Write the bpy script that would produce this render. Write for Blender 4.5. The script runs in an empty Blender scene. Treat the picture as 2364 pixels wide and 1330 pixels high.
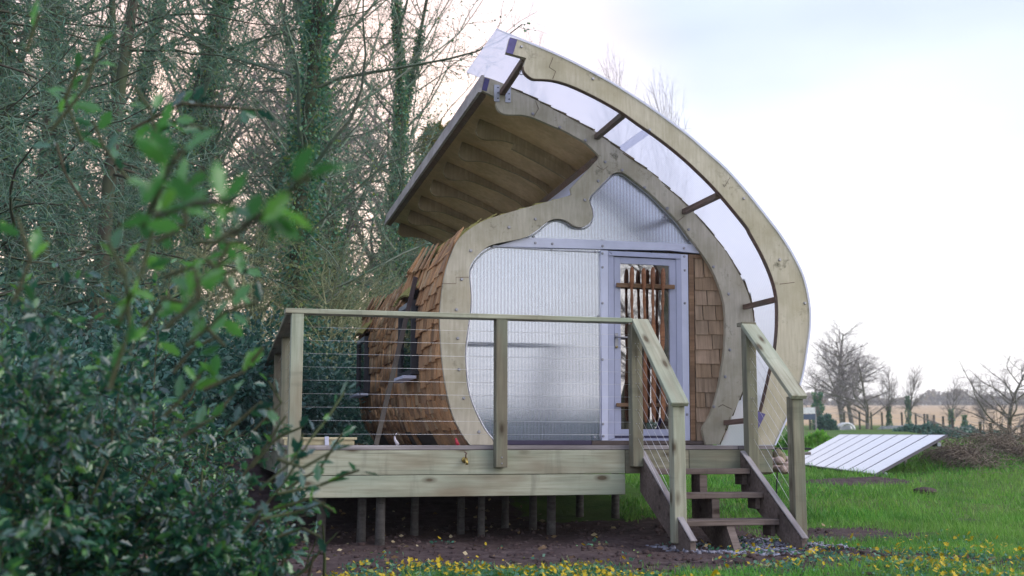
import bpy, bmesh, math, random
import numpy as np
from mathutils import Vector, Matrix
from mathutils.geometry import tessellate_polygon
R = math.radians
C = bpy.context.scene.collection
scene = bpy.context.scene
random.seed(7)

# ------------------------------------------------------------------ camera
F, CX, CY, HOR = 2680.0, 1182.0, 665.0, 1027.0
PITCH = math.atan((HOR-CY)/F)
EYE = 0.745                        # ground at the foot of the steps is z = 0, deck top is z = 0.74
cam_d = bpy.data.cameras.new('camera'); cam = bpy.data.objects.new('camera', cam_d); C.objects.link(cam)
cam.location = (0, 0, EYE); cam.rotation_euler = (R(90)+PITCH, 0, 0)
cam_d.sensor_width = 36; cam_d.lens = 36*F/2364; cam_d.clip_start = 0.05; cam_d.clip_end = 3000
cam_d.dof.use_dof = True; cam_d.dof.focus_distance = 9.3; cam_d.dof.aperture_fstop = 3.0
scene.camera = cam

# ------------------------------------------------------------------ sky, sun, exposure
SUN_EL, SUN_AZ = R(30), R(112)     # azimuth clockwise from +Y: light from behind the camera, to the right
w = bpy.data.worlds.new('World'); scene.world = w; w.use_nodes = True
nt = w.node_tree; nt.nodes.clear()
def wn(t, **k):
    n = nt.nodes.new(t)
    for a, v in k.items(): setattr(n, a, v)
    return n
wo = wn('ShaderNodeOutputWorld'); bg = wn('ShaderNodeBackground'); bg.inputs['Strength'].default_value = 0.1
sky = wn('ShaderNodeTexSky', sky_type='NISHITA', sun_disc=False, sun_elevation=SUN_EL, sun_rotation=SUN_AZ, air_density=1.5, dust_density=4.0)
tc = wn('ShaderNodeTexCoord'); sep = wn('ShaderNodeSeparateXYZ'); nt.links.new(tc.outputs['Generated'], sep.inputs[0])
rmp = wn('ShaderNodeValToRGB'); nt.links.new(sep.outputs['Z'], rmp.inputs[0])
el = rmp.color_ramp.elements
stops = [(0.0, (.80, .76, .74)), (.10, (.72, .71, .73)), (.22, (.54, .57, .655)), (.34, (.375, .42, .555)), (.55, (.36, .405, .54)), (1.0, (.36, .405, .54))]
el[0].position = 0; el[0].color = (*stops[0][1], 1); el[1].position = 1; el[1].color = (*stops[-1][1], 1)
for p, c in stops[1:-1]:
    e = el.new(p); e.color = (*c, 1)
ns = wn('ShaderNodeTexNoise'); ns.inputs['Scale'].default_value = 2.2; ns.inputs['Detail'].default_value = 4
mp = wn('ShaderNodeMapping'); mp.inputs['Scale'].default_value = (1, 1, 3.2); nt.links.new(tc.outputs['Generated'], mp.inputs[0]); nt.links.new(mp.outputs[0], ns.inputs['Vector'])
mr = wn('ShaderNodeMapRange'); mr.inputs[1].default_value = .3; mr.inputs[2].default_value = .7; mr.inputs[3].default_value = 7.9; mr.inputs[4].default_value = 11.0
nt.links.new(ns.outputs[0], mr.inputs[0])
sc_ = wn('ShaderNodeVectorMath', operation='SCALE'); nt.links.new(rmp.outputs[0], sc_.inputs[0]); nt.links.new(mr.outputs[0], sc_.inputs['Scale'])
mx = wn('ShaderNodeMix', data_type='RGBA'); mx.inputs[0].default_value = .88
gd = wn('ShaderNodeVectorMath', operation='DOT_PRODUCT'); gd.inputs[1].default_value = (-.225, .955, .19); nt.links.new(tc.outputs['Generated'], gd.inputs[0])
gm = wn('ShaderNodeMapRange', interpolation_type='SMOOTHSTEP'); gm.inputs[1].default_value = .915; gm.inputs[2].default_value = 1.0; gm.inputs[3].default_value = 0; gm.inputs[4].default_value = 1; nt.links.new(gd.outputs['Value'], gm.inputs[0])
gx = wn('ShaderNodeMix', data_type='RGBA', blend_type='ADD'); gx.inputs[7].default_value = (6.0, 2.9, .6, 1); nt.links.new(gm.outputs[0], gx.inputs[0]); nt.links.new(sc_.outputs[0], gx.inputs[6])
nt.links.new(sky.outputs[0], mx.inputs[6]); nt.links.new(gx.outputs[2], mx.inputs[7])
nt.links.new(mx.outputs[2], bg.inputs[0]); nt.links.new(bg.outputs[0], wo.inputs[0])
sd = bpy.data.lights.new('sun', 'SUN'); sd.energy = 0.9; sd.angle = R(60); sd.color = (1, .96, .92)
sun = bpy.data.objects.new('sun', sd); C.objects.link(sun)
sv = Vector((math.sin(SUN_AZ)*math.cos(SUN_EL), math.cos(SUN_AZ)*math.cos(SUN_EL), math.sin(SUN_EL)))
sun.rotation_euler = (-sv).to_track_quat('-Z', 'Y').to_euler(); sun.location = (4, -6, 12)
vs = scene.view_settings; vs.view_transform = 'Standard'; vs.look = 'None'; vs.gamma = 1; vs.use_curve_mapping = False; vs.exposure = 1.25
try:
    scene.cycles.use_denoising = True; scene.cycles.max_bounces = 8; scene.cycles.transparent_max_bounces = 12
except Exception: pass

HAZE = 0.0007
# ------------------------------------------------------------------ local frame of the cabin and deck: s along the front, t into depth, z up from deck top
TH = R(14.6)
ES = Vector((math.cos(TH), math.sin(TH), 0)); ET = Vector((-math.sin(TH), math.cos(TH), 0))
ORG = Vector((-1.659, 8.475, 0.74))
LOC = Matrix.Translation(ORG) @ Matrix.Rotation(TH, 4, 'Z')
LOCI = LOC.inverted()
T_IN, T_OUT = 1.23, 0.20           # planes of the facade and of the outer arch
def ray(px, py):
    a = (px-CX)/F; b = -(py-CY)/F; c, s = math.cos(PITCH), math.sin(PITCH)
    return Vector((a, c-b*s, s+b*c))
CAMP = Vector((0, 0, EYE))
def onT(px, py, t):                # a survey helper: where the sight line meets the plane t
    d = ray(px, py); k = (ET.dot(ORG-CAMP)+t)/ET.dot(d); q = CAMP+d*k-ORG
    return (q.dot(ES), q.z)
def atY(px, py, Y):
    d = ray(px, py); return CAMP+d*(Y/d.y)
def trace(pts, t): return [onT(x, y, t) for x, y in pts]
def smooth(pts, n=4):
    P = [Vector(p) for p in pts]; out = []
    for i in range(len(P)-1):
        p0 = P[max(i-1, 0)]; p1 = P[i]; p2 = P[i+1]; p3 = P[min(i+2, len(P)-1)]
        for j in range(n):
            u = j/n
            out.append(tuple(.5*((2*p1)+(p2-p0)*u+(2*p0-5*p1+4*p2-p3)*u*u+(3*p1-p0-3*p2+p3)*u**3)))
    out.append(tuple(P[-1])); return out
def resample(pts, step):
    P = np.array(pts, float); d = np.r_[0, np.cumsum(np.linalg.norm(np.diff(P, axis=0), axis=1))]
    n = max(2, int(d[-1]/step)+1); q = np.linspace(0, d[-1], n)
    return np.c_[np.interp(q, d, P[:, 0]), np.interp(q, d, P[:, 1])]

# ------------------------------------------------------------------ materials
MATS = {}
def mat(name, rough=.7, metal=0, spec=.35):
    m = bpy.data.materials.new(name); m.use_nodes = True; MATS[name] = m
    b = m.node_tree.nodes['Principled BSDF']
    b.inputs['Roughness'].default_value = rough; b.inputs['Metallic'].default_value = metal; b.inputs['Specular IOR Level'].default_value = spec
    return m, m.node_tree, b
def N(t, ty, **k):
    n = t.nodes.new(ty)
    for a, v in k.items(): setattr(n, a, v)
    return n
def ramp(t, fac, stops):
    r = N(t, 'ShaderNodeValToRGB'); e = r.color_ramp.elements
    e[0].position, e[0].color = stops[0][0], (*stops[0][1], 1)
    e[1].position, e[1].color = stops[-1][0], (*stops[-1][1], 1)
    for p, c in stops[1:-1]:
        x = e.new(p); x.color = (*c, 1)
    t.links.new(fac, r.inputs[0]); return r.outputs[0]
def coords(t, scale=(1, 1, 1), rnd=True, src='Object'):
    c = N(t, 'ShaderNodeTexCoord').outputs[src]
    if rnd:
        oi = N(t, 'ShaderNodeObjectInfo'); m = N(t, 'ShaderNodeMath', operation='MULTIPLY'); m.inputs[1].default_value = 37.0
        t.links.new(oi.outputs['Random'], m.inputs[0]); a = N(t, 'ShaderNodeVectorMath', operation='ADD')
        t.links.new(c, a.inputs[0]); t.links.new(m.outputs[0], a.inputs[1]); c = a.outputs[0]
    mp = N(t, 'ShaderNodeMapping'); mp.inputs['Scale'].default_value = scale; t.links.new(c, mp.inputs[0]); return mp.outputs[0]
def noise(t, vec, scale, detail=4, rough=.55):
    n = N(t, 'ShaderNodeTexNoise'); n.inputs['Scale'].default_value = scale; n.inputs['Detail'].default_value = detail; n.inputs['Roughness'].default_value = rough
    t.links.new(vec, n.inputs['Vector']); return n.outputs[0]
def mixc(t, fac, a, b, mode='MIX'):
    m = N(t, 'ShaderNodeMix', data_type='RGBA', blend_type=mode)
    for i, v in ((0, fac), (6, a), (7, b)):
        if hasattr(v, 'links') or isinstance(v, bpy.types.NodeSocket): t.links.new(v, m.inputs[i])
        elif i == 0: m.inputs[0].default_value = v
        else: m.inputs[i].default_value = (*v, 1)
    return m.outputs[2]
def bump(t, b, h, strength=.3, dist=.01):
    n = N(t, 'ShaderNodeBump'); n.inputs['Strength'].default_value = strength; n.inputs['Distance'].default_value = dist
    t.links.new(h, n.inputs['Height']); t.links.new(n.outputs[0], b.inputs['Normal'])
def rndval(t):                     # one random value per object and per island
    oi = N(t, 'ShaderNodeObjectInfo'); g = N(t, 'ShaderNodeNewGeometry'); a = N(t, 'ShaderNodeMath', operation='ADD'); f = N(t, 'ShaderNodeMath', operation='FRACT')
    t.links.new(oi.outputs['Random'], a.inputs[0]); t.links.new(g.outputs['Random Per Island'], a.inputs[1]); t.links.new(a.outputs[0], f.inputs[0]); return f.outputs[0]

def timber_mat(name, dark, mid, light, knots=True, rough=.75, stain=(.12, .11, .09), green=None):
    m, t, b = mat(name, rough)
    g = noise(t, coords(t, (1.3, 26, 26)), 1.6, 6, .6)
    c = ramp(t, g, [(.30, dark), (.5, mid), (.72, light)])
    big = noise(t, coords(t, (1.1, 3, 3)), 1.3, 3)
    f = ramp(t, big, [(.42, (0, 0, 0)), (.68, (.8, .8, .8))])
    c = mixc(t, f, c, stain)
    dr = noise(t, coords(t, (9, 1.2, 1.2)), 1.0, 4, .6); c = mixc(t, ramp(t, dr, [(.56, (0, 0, 0)), (.72, (.5, .5, .5))]), c, (dark[0]*.6, dark[1]*.6, dark[2]*.62))
    if green:
        f2 = ramp(t, noise(t, coords(t, (.9, 4, 4)), 1.1, 3), [(.42, (0, 0, 0)), (.7, (.7, .7, .7))]); c = mixc(t, f2, c, green)
    if knots:
        v = N(t, 'ShaderNodeTexVoronoi', feature='F1'); v.inputs['Scale'].default_value = 1.0
        t.links.new(coords(t, (3.1, 7.5, 7.5)), v.inputs['Vector'])
        k = ramp(t, v.outputs['Distance'], [(.10, (.95, .95, .95)), (.135, (.55, .55, .55)), (.24, (0, 0, 0))]); c = mixc(t, k, c, (dark[0]*.36, dark[1]*.27, dark[2]*.22))
    # thin seasoning checks along the grain
    ck = noise(t, coords(t, (.55, 40, 40)), 1.0, 2); kf = ramp(t, ck, [(.68, (0, 0, 0)), (.74, (.6, .6, .6))]); c = mixc(t, kf, c, (dark[0]*.4, dark[1]*.4, dark[2]*.4))
    t.links.new(c, b.inputs['Base Color']); bump(t, b, g, .35, .004); return m
timber_mat('treated_pine', (.13, .12, .085), (.225, .21, .15), (.31, .295, .22), green=(.14, .175, .135), stain=(.13, .105, .075))
timber_mat('treated_pine_pale', (.25, .25, .185), (.385, .39, .30), (.49, .49, .395), green=(.27, .335, .265), stain=(.215, .175, .12))
timber_mat('weathered_grey', (.22, .195, .20), (.33, .30, .31), (.43, .40, .41), knots=False, stain=(.12, .10, .11))
timber_mat('pale_grey', (.36, .32, .31), (.48, .44, .43), (.58, .54, .54), knots=False, stain=(.30, .26, .25))
timber_mat('old_tread', (.085, .064, .054), (.155, .118, .105), (.235, .185, .168), stain=(.065, .05, .045))
timber_mat('brown_timber', (.09, .055, .042), (.16, .10, .078), (.24, .16, .125), knots=False)
timber_mat('cedar_trim', (.17, .095, .05), (.255, .15, .085), (.33, .205, .125), knots=False, stain=(.13, .08, .05))
timber_mat('stilt_wood', (.08, .075, .075), (.14, .135, .135), (.21, .205, .205), knots=False, stain=(.10, .09, .085))
timber_mat('paddle_wood', (.19, .075, .035), (.30, .125, .055), (.38, .17, .08), knots=False, rough=.45, stain=(.15, .06, .03))
timber_mat('dark_pole', (.035, .025, .028), (.06, .042, .045), (.09, .066, .07), knots=False)

def ply_mat(name, a, b_, c_, mould=1.0, sc=1.0):
    m, t, b = mat(name, .7)
    v = coords(t, (1, 1, 1), False)
    g = noise(t, coords(t, (30*sc, 30*sc, 3), False), 1.5, 5, .6)
    col = ramp(t, g, [(.3, a), (.55, b_), (.75, c_)])
    big = noise(t, v, 2.3, 5, .6); f = ramp(t, big, [(.42, (0, 0, 0)), (.66, (.75, .75, .75))]); col = mixc(t, f, col, (a[0]*.72, a[1]*.72, a[2]*.62))
    yel = noise(t, coords(t, (1, 1, 1), True), 1.4, 3); f = ramp(t, yel, [(.5, (0, 0, 0)), (.75, (.5, .5, .5))]); col = mixc(t, f, col, (b_[0]*1.0, b_[1]*.95, b_[2]*.84))
    if mould:
        md = noise(t, v, 7.5, 8, .75); f = ramp(t, md, [(.56, (0, 0, 0)), (.68, (.85*mould, .85*mould, .85*mould))])
        ms = noise(t, v, 1.7, 2); f2 = ramp(t, ms, [(.42, (0, 0, 0)), (.60, (1, 1, 1))]); f = mixc(t, 1.0, f, f2, 'MULTIPLY')
        col = mixc(t, f, col, (.115, .11, .075))
    t.links.new(col, b.inputs['Base Color']); bump(t, b, g, .15, .003); return m
ply_mat('plywood', (.405, .365, .29), (.495, .455, .37), (.57, .53, .44), 1.15)
ply_mat('plywood_soffit', (.60, .43, .25), (.73, .54, .33), (.78, .62, .41), mould=.25, sc=.4)
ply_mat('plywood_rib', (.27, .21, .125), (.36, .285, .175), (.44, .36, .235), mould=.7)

def shingle_mat(name, stops, moss=None, mossf=.5):
    m, t, b = mat(name, .8)
    r = rndval(t); c = ramp(t, r, stops)
    g = noise(t, coords(t, (42, 2.2, 8)), 1.2, 5, .65)
    c = mixc(t, .75, c, ramp(t, g, [(.3, (.38, .36, .34)), (.55, (1, 1, 1)), (.8, (1.25, 1.2, 1.15))]), 'MULTIPLY')
    if moss:
        gn = noise(t, coords(t, (3, 3, 3)), 2.0, 5); f = ramp(t, gn, [(.4, (0, 0, 0)), (.62, (mossf, mossf, mossf))]); c = mixc(t, f, c, moss)
    t.links.new(c, b.inputs['Base Color']); bump(t, b, g, .4, .004); return m
shingle_mat('cedar_shingle', [(0, (.23, .125, .07)), (.2, (.57, .31, .155)), (.4, (.72, .40, .20)), (.55, (.36, .21, .13)), (.75, (.63, .36, .185)), (.9, (.48, .33, .215)), (1, (.74, .50, .29))], (.15, .115, .06), .35)
shingle_mat('mossy_shingle', [(0, (.30, .25, .11)), (.5, (.46, .40, .18)), (1, (.38, .34, .14))], (.25, .29, .06), .7)
shingle_mat('damp_shingle', [(0, (.11, .085, .06)), (.5, (.18, .135, .09)), (1, (.24, .18, .12))], (.085, .09, .045), .6)
shingle_mat('flat_shingle', [(0, (.28, .19, .125)), (.35, (.39, .265, .17)), (.7, (.33, .245, .175)), (1, (.46, .32, .225))], (.20, .14, .085), .4)

def plain(name, col, rough=.5, metal=0, var=.12, scale=6, spec=.4):
    m, t, b = mat(name, rough, metal, spec)
    n = noise(t, coords(t, (1, 1, 1)), scale, 5, .6)
    lo = tuple(x*(1-var*1.6) for x in col); hi = tuple(min(1, x*(1+var)) for x in col)
    t.links.new(ramp(t, n, [(.3, lo), (.7, hi)]), b.inputs['Base Color']); return m
plain('lavender_white', (.62, .64, .80), .45, var=.05)
plain('door_paint', (.44, .46, .62), .4, var=.05)
plain('door_groove', (.10, .09, .16), .6)
plain('steel', (.36, .36, .40), .5, .7, spec=.4)
plain('wire_steel', (.72, .72, .76), .35, .6)
plain('galvanised', (.46, .48, .55), .5, .6)
plain('purple_cap', (.10, .085, .26), .6, var=.25)
plain('dark_membrane', (.055, .045, .085), .7)
plain('silver_tape', (.70, .71, .80), .3, .35)
plain('black_metal', (.02, .02, .025), .5)
plain('brass', (.48, .36, .12), .35, .8)
plain('interior', (.12, .10, .085), .8)
plain('lining', (.30, .27, .22), .8)
plain('bone', (.60, .56, .62), .4)
plain('pale_plank', (.52, .46, .29), .7, var=.15)
plain('panel_frame', (.03, .028, .05), .5)
plain('rubble', (.38, .29, .26), .9, var=.3)
plain('sacking', (.23, .20, .13), .95, var=.3)
plain('white_paint', (.75, .75, .76), .5)
plain('blue_board', (.06, .09, .15), .6)
plain('dark_window', (.035, .035, .045), .5)
plain('red_tape', (.45, .03, .06), .5)

# twin-wall polycarbonate
def poly_mat(name, tint, axis, freq, glossy, clear, trans, rib=.45, aniso=0, grough=.13):
    m = bpy.data.materials.new(name); m.use_nodes = True; MATS[name] = m; t = m.node_tree; t.nodes.clear()
    out = N(t, 'ShaderNodeOutputMaterial')
    df = N(t, 'ShaderNodeBsdfDiffuse'); tr = N(t, 'ShaderNodeBsdfTranslucent'); gl = N(t, 'ShaderNodeBsdfGlossy'); cl = N(t, 'ShaderNodeBsdfTransparent')
    wv = N(t, 'ShaderNodeTexWave', wave_type='BANDS', bands_direction=axis); wv.inputs['Scale'].default_value = freq; wv.inputs['Distortion'].default_value = .15
    c = N(t, 'ShaderNodeTexCoord'); t.links.new(c.outputs['Object'], wv.inputs['Vector'])
    big = noise(t, c.outputs['Object'], 1.6, 4)
    col = mixc(t, ramp(t, wv.outputs['Fac'], [(.2, (1, 1, 1)), (.8, (0, 0, 0))]), (tint[0]*rib, tint[1]*rib, tint[2]*rib*1.08), tint)
    col = mixc(t, ramp(t, big, [(.35, (0, 0, 0)), (.7, (.35, .35, .35))]), col, (tint[0]*.82, tint[1]*.84, tint[2]*.9))
    t.links.new(col, df.inputs[0]); t.links.new(col, tr.inputs[0]); gl.inputs['Color'].default_value = (.88, .93, 1, 1); gl.inputs['Roughness'].default_value = grough
    if aniso:
        gl.inputs['Anisotropy'].default_value = aniso; tg = N(t, 'ShaderNodeTangent', direction_type='RADIAL', axis='Z'); t.links.new(tg.outputs[0], gl.inputs['Tangent'])
    cl.inputs[0].default_value = (.86, .87, .93, 1)
    
    m1 = N(t, 'ShaderNodeMixShader'); m1.inputs[0].default_value = trans; t.links.new(df.outputs[0], m1.inputs[1]); t.links.new(tr.outputs[0], m1.inputs[2])
    m2 = N(t, 'ShaderNodeMixShader'); m2.inputs[0].default_value = clear; t.links.new(m1.outputs[0], m2.inputs[1]); t.links.new(cl.outputs[0], m2.inputs[2])
    m3 = N(t, 'ShaderNodeMixShader'); m3.inputs[0].default_value = glossy; t.links.new(m2.outputs[0], m3.inputs[1])
    if aniso:
        gf = N(t, 'ShaderNodeMapRange'); gf.inputs[3].default_value = glossy*.68; gf.inputs[4].default_value = glossy*1.28; t.links.new(wv.outputs['Fac'], gf.inputs[0]); t.links.new(gf.outputs[0], m3.inputs[0]); t.links.new(gl.outputs[0], m3.inputs[2])
    t.links.new(m3.outputs[0], out.inputs[0]); return m
poly_mat('polycarbonate_wall', (.56, .62, .77), 'X', 10.0, .37, .60, .25, .40, -.85, .11)
poly_mat('polycarbonate_roof', (.95, .96, 1.0), 'Y', 10.0, .05, .45, .78, .9)
def glass_mat(name, glossy, tint):
    m = bpy.data.materials.new(name); m.use_nodes = True; MATS[name] = m; t = m.node_tree; t.nodes.clear()
    out = N(t, 'ShaderNodeOutputMaterial'); gl = N(t, 'ShaderNodeBsdfGlossy'); cl = N(t, 'ShaderNodeBsdfTransparent'); m3 = N(t, 'ShaderNodeMixShader')
    gl.inputs['Roughness'].default_value = .015; cl.inputs[0].default_value = (*tint, 1); m3.inputs[0].default_value = glossy
    t.links.new(cl.outputs[0], m3.inputs[1]); t.links.new(gl.outputs[0], m3.inputs[2]); t.links.new(m3.outputs[0], out.inputs[0])
glass_mat('door_glass', .55, (.6, .6, .65)); glass_mat('window_glass', .45, (.55, .6, .6))
m, t, b = mat('solar_glass', .22, 0, .9)
t.links.new(ramp(t, noise(t, coords(t), 9, 4), [(.3, (.58, .58, .70)), (.7, (.64, .64, .76))]), b.inputs['Base Color'])  # pale base colour carries the sky reflection of the glass

# plants
def leaf_mat(name, stops, rough=.45, spec=.5, trans=0.0):
    m, t, b = mat(name, rough, 0, spec)
    t.links.new(ramp(t, rndval(t), stops), b.inputs['Base Color'])
    if trans:
        tr = N(t, 'ShaderNodeBsdfTranslucent'); t.links.new(mixc(t, 1.0, b.inputs['Base Color'].links[0].from_socket, (1.9, 1.75, 1.2), 'MULTIPLY'), tr.inputs[0])
        ms = N(t, 'ShaderNodeMixShader'); ms.inputs[0].default_value = trans; o = t.nodes['Material Output']
        t.links.new(b.outputs[0], ms.inputs[1]); t.links.new(tr.outputs[0], ms.inputs[2]); t.links.new(ms.outputs[0], o.inputs[0])
    return m
leaf_mat('holly_leaf', [(0, (.007, .036, .034)), (.4, (.017, .08, .06)), (.8, (.038, .145, .065)), (1, (.10, .25, .05))], .18, 1.0, .3)
MATS['holly_leaf'].node_tree.nodes['Principled BSDF'].inputs['Coat Weight'].default_value = .35; MATS['holly_leaf'].node_tree.nodes['Principled BSDF'].inputs['Coat IOR'].default_value = 1.5; MATS['holly_leaf'].node_tree.nodes['Principled BSDF'].inputs['Coat Roughness'].default_value = .12
leaf_mat('holly_leaf_backlit', [(0, (.03, .11, .045)), (.5, (.06, .21, .06)), (1, (.12, .31, .06))], .2, .9, .42)  # same holly, nearest leaves: backlight put into a brighter leaf colour
leaf_mat('shrub_leaf', [(0, (.02, .075, .07)), (.5, (.04, .13, .11)), (1, (.08, .19, .14))], .38, .6, .15)
leaf_mat('ivy_leaf', [(0, (.03, .12, .095)), (.5, (.06, .20, .135)), (.85, (.11, .25, .10)), (1, (.28, .32, .07))], .45, .5, .2)
leaf_mat('needle', [(0, (.04, .11, .09)), (.5, (.075, .17, .125)), (1, (.14, .22, .11))], .6, .3, .25)
leaf_mat('gold_leaf', [(0, (.13, .12, .03)), (.5, (.22, .19, .05)), (1, (.15, .17, .05))], .6, .3, .3)
leaf_mat('grass_blade', [(0, (.035, .14, .025)), (.5, (.085, .29, .045)), (.9, (.15, .40, .06)), (1, (.30, .34, .11))], .55, .3, .25)
m = MATS['grass_blade']; t = m.node_tree; b = t.nodes['Principled BSDF']; lk = b.inputs['Base Color'].links[0].from_socket
pf = ramp(t, noise(t, coords(t, (1, 1, 1), False), .55, 5), [(.38, (0, 0, 0)), (.60, (.95, .95, .95))]); pc = mixc(t, pf, lk, (.20, .34, .075)); pf2 = ramp(t, noise(t, coords(t, (1, 1, 1), False), 1.3, 4), [(.36, (.75, .75, .75)), (.5, (0, 0, 0))]); pc = mixc(t, pf2, pc, (.035, .10, .03)); t.links.new(pc, b.inputs['Base Color'])
leaf_mat('petal', [(0, (.36, .24, .005)), (.5, (.50, .36, .008)), (1, (.60, .46, .03))], .5, .3, .15)
leaf_mat('litter', [(0, (.09, .05, .03)), (.4, (.20, .13, .07)), (.75, (.34, .27, .15)), (1, (.44, .38, .26))], .7, .3)
leaf_mat('bramble_stem', [(0, (.09, .068, .055)), (.5, (.19, .15, .12)), (1, (.32, .27, .21))], .8, .2)
leaf_mat('slate', [(0, (.10, .10, .13)), (.5, (.19, .19, .25)), (1, (.32, .33, .42))], .6, .4)
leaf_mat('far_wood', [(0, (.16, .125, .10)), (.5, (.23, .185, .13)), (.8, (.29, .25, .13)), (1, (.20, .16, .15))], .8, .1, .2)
def bark_mat(name, a, b_, moss=None):
    m, t, b = mat(name, .85, 0, .2)
    n = noise(t, coords(t, (6, 6, 1.5)), 3, 6, .65); c = ramp(t, n, [(.3, a), (.7, b_)])
    if moss: c = mixc(t, ramp(t, noise(t, coords(t), 1.3, 4), [(.42, (0, 0, 0)), (.65, (.75, .75, .75))]), c, moss)
    t.links.new(c, b.inputs['Base Color']); return m
bark_mat('bark', (.045, .042, .036), (.10, .09, .07), (.08, .115, .06))
bark_mat('twig', (.12, .15, .125), (.24, .26, .21), (.12, .22, .15))
bark_mat('grey_twig', (.13, .21, .18), (.27, .345, .285), (.12, .25, .17))
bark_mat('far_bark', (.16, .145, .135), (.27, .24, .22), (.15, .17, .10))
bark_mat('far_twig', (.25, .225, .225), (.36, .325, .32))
bark_mat('holly_stem', (.045, .04, .025), (.095, .085, .055), (.05, .075, .03))

# ------------------------------------------------------------------ object helpers
W = {}
def reg(o, M): W[o.name] = M; return o
def thing(name, label, cat, M=None, group=None):
    o = bpy.data.objects.new(name, None); C.objects.link(o); o.empty_display_size = .1
    M = M or Matrix.Identity(4); o.matrix_world = M; reg(o, M)
    o['label'] = label; o['category'] = cat
    if group: o['group'] = group
    return o
def tag(o, label=None, cat=None, group=None, kind=None):
    for k, v in (('label', label), ('category', cat), ('group', group), ('kind', kind)):
        if v: o[k] = v
    return o
def link(name, me, parent=None, M=None, kind=None):
    """link a mesh whose own frame is M (world); M defaults to the parent's frame"""
    o = bpy.data.objects.new(name, me); C.objects.link(o)
    PM = W[parent.name] if parent else Matrix.Identity(4)
    M = M if M is not None else PM
    if parent: o.parent = parent
    o.matrix_basis = PM.inverted() @ M; reg(o, M)
    if kind: o['kind'] = kind
    return o
def fast_mesh(name, V, Fa, mats, smooth_=False, mi=None):
    """V (n,3), Fa (m,k) faces of one size"""
    V = np.asarray(V, np.float32); Fa = np.asarray(Fa, np.int32); me = bpy.data.meshes.new(name); k = Fa.shape[1]
    me.vertices.add(len(V)); me.vertices.foreach_set('co', V.ravel())
    me.loops.add(Fa.size); me.loops.foreach_set('vertex_index', Fa.ravel())
    me.polygons.add(len(Fa)); me.polygons.foreach_set('loop_start', np.arange(0, Fa.size, k, dtype=np.int32)); me.polygons.foreach_set('loop_total', np.full(len(Fa), k, np.int32))
    for mm in (mats if isinstance(mats, (list, tuple)) else [mats]): me.materials.append(MATS[mm])
    if mi is not None: me.polygons.foreach_set('material_index', np.asarray(mi, np.int32))
    me.update(calc_edges=True); me.validate()
    if smooth_: me.polygons.foreach_set('use_smooth', np.ones(len(Fa), bool))
    return me
def py_mesh(name, V, Fa, m, smooth_=False):
    me = bpy.data.meshes.new(name); me.from_pydata([tuple(v) for v in V], [], Fa); me.materials.append(MATS[m])
    if smooth_:
        for p in me.polygons: p.use_smooth = True
    return me
def frame_from(p0, p1, up=(0, 0, 1)):
    p0 = Vector(p0); p1 = Vector(p1); x = (p1-p0).normalized(); up = Vector(up)
    if abs(x.dot(up)) > .98: up = Vector((0, 1, 0))
    y = up.cross(x).normalized(); z = x.cross(y)
    M = Matrix((x, y, z)).transposed().to_4x4(); M.translation = p0; return M, (p1-p0).length
def box_mesh(L, wd, h, m, bev=.004):
    bm = bmesh.new(); bmesh.ops.create_cube(bm, size=1)
    for v in bm.verts: v.co = Vector(((v.co.x+.5)*L, v.co.y*wd, v.co.z*h))
    if bev: bmesh.ops.bevel(bm, geom=bm.edges[:], offset=min(bev, .3*min(L, wd, h)), segments=1, affect='EDGES')
    me = bpy.data.meshes.new('box'); bm.to_mesh(me); bm.free(); me.materials.append(MATS[m]); return me
def timber(name, p0, p1, wd, h, m, parent, up=(0, 0, 1), local=True, bev=.004):
    """a sawn length from p0 to p1 (local s,t,z unless local=False): wd across, h along up"""
    M, L = frame_from(p0, p1, up)
    return link(name, box_mesh(L, wd, h, m, bev), parent, (LOC if local else Matrix.Identity(4)) @ M)
def prism(poly, t0, t1, taper=None):
    """closed solid: polygon in (s,z) swept along t; taper(t) scales z"""
    n = len(poly); tz = taper or (lambda t: 1.0)
    nseg = len(t0) if isinstance(t0, (list, np.ndarray)) else 2
    ts = list(t0) if nseg > 2 else [t0, t1]
    V = [(s, t, z*tz(t)) for t in ts for s, z in poly]
    tri = tessellate_polygon([[Vector((s, z, 0)) for s, z in poly]])
    area = sum(poly[i][0]*poly[(i+1) % n][1]-poly[(i+1) % n][0]*poly[i][1] for i in range(n))
    Fa = []; last = (len(ts)-1)*n
    for a, b, c in tri:
        x = (poly[b][0]-poly[a][0])*(poly[c][1]-poly[a][1])-(poly[c][0]-poly[a][0])*(poly[b][1]-poly[a][1])
        if x < 0: a, b, c = a, c, b
        Fa.append((a, b, c)); Fa.append((last+a, last+c, last+b))
    for k in range(len(ts)-1):
        for i in range(n):
            j = (i+1) % n; q = (k*n+i, (k+1)*n+i, (k+1)*n+j, k*n+j)
            Fa.append(q if area > 0 else q[::-1])
    return V, Fa
def solid(name, poly, t0, t1, m, parent, taper=None, smooth_=False):
    V, Fa = prism(poly, t0, t1, taper); return link(name, py_mesh(name, V, Fa, m, smooth_), parent, LOC)
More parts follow.
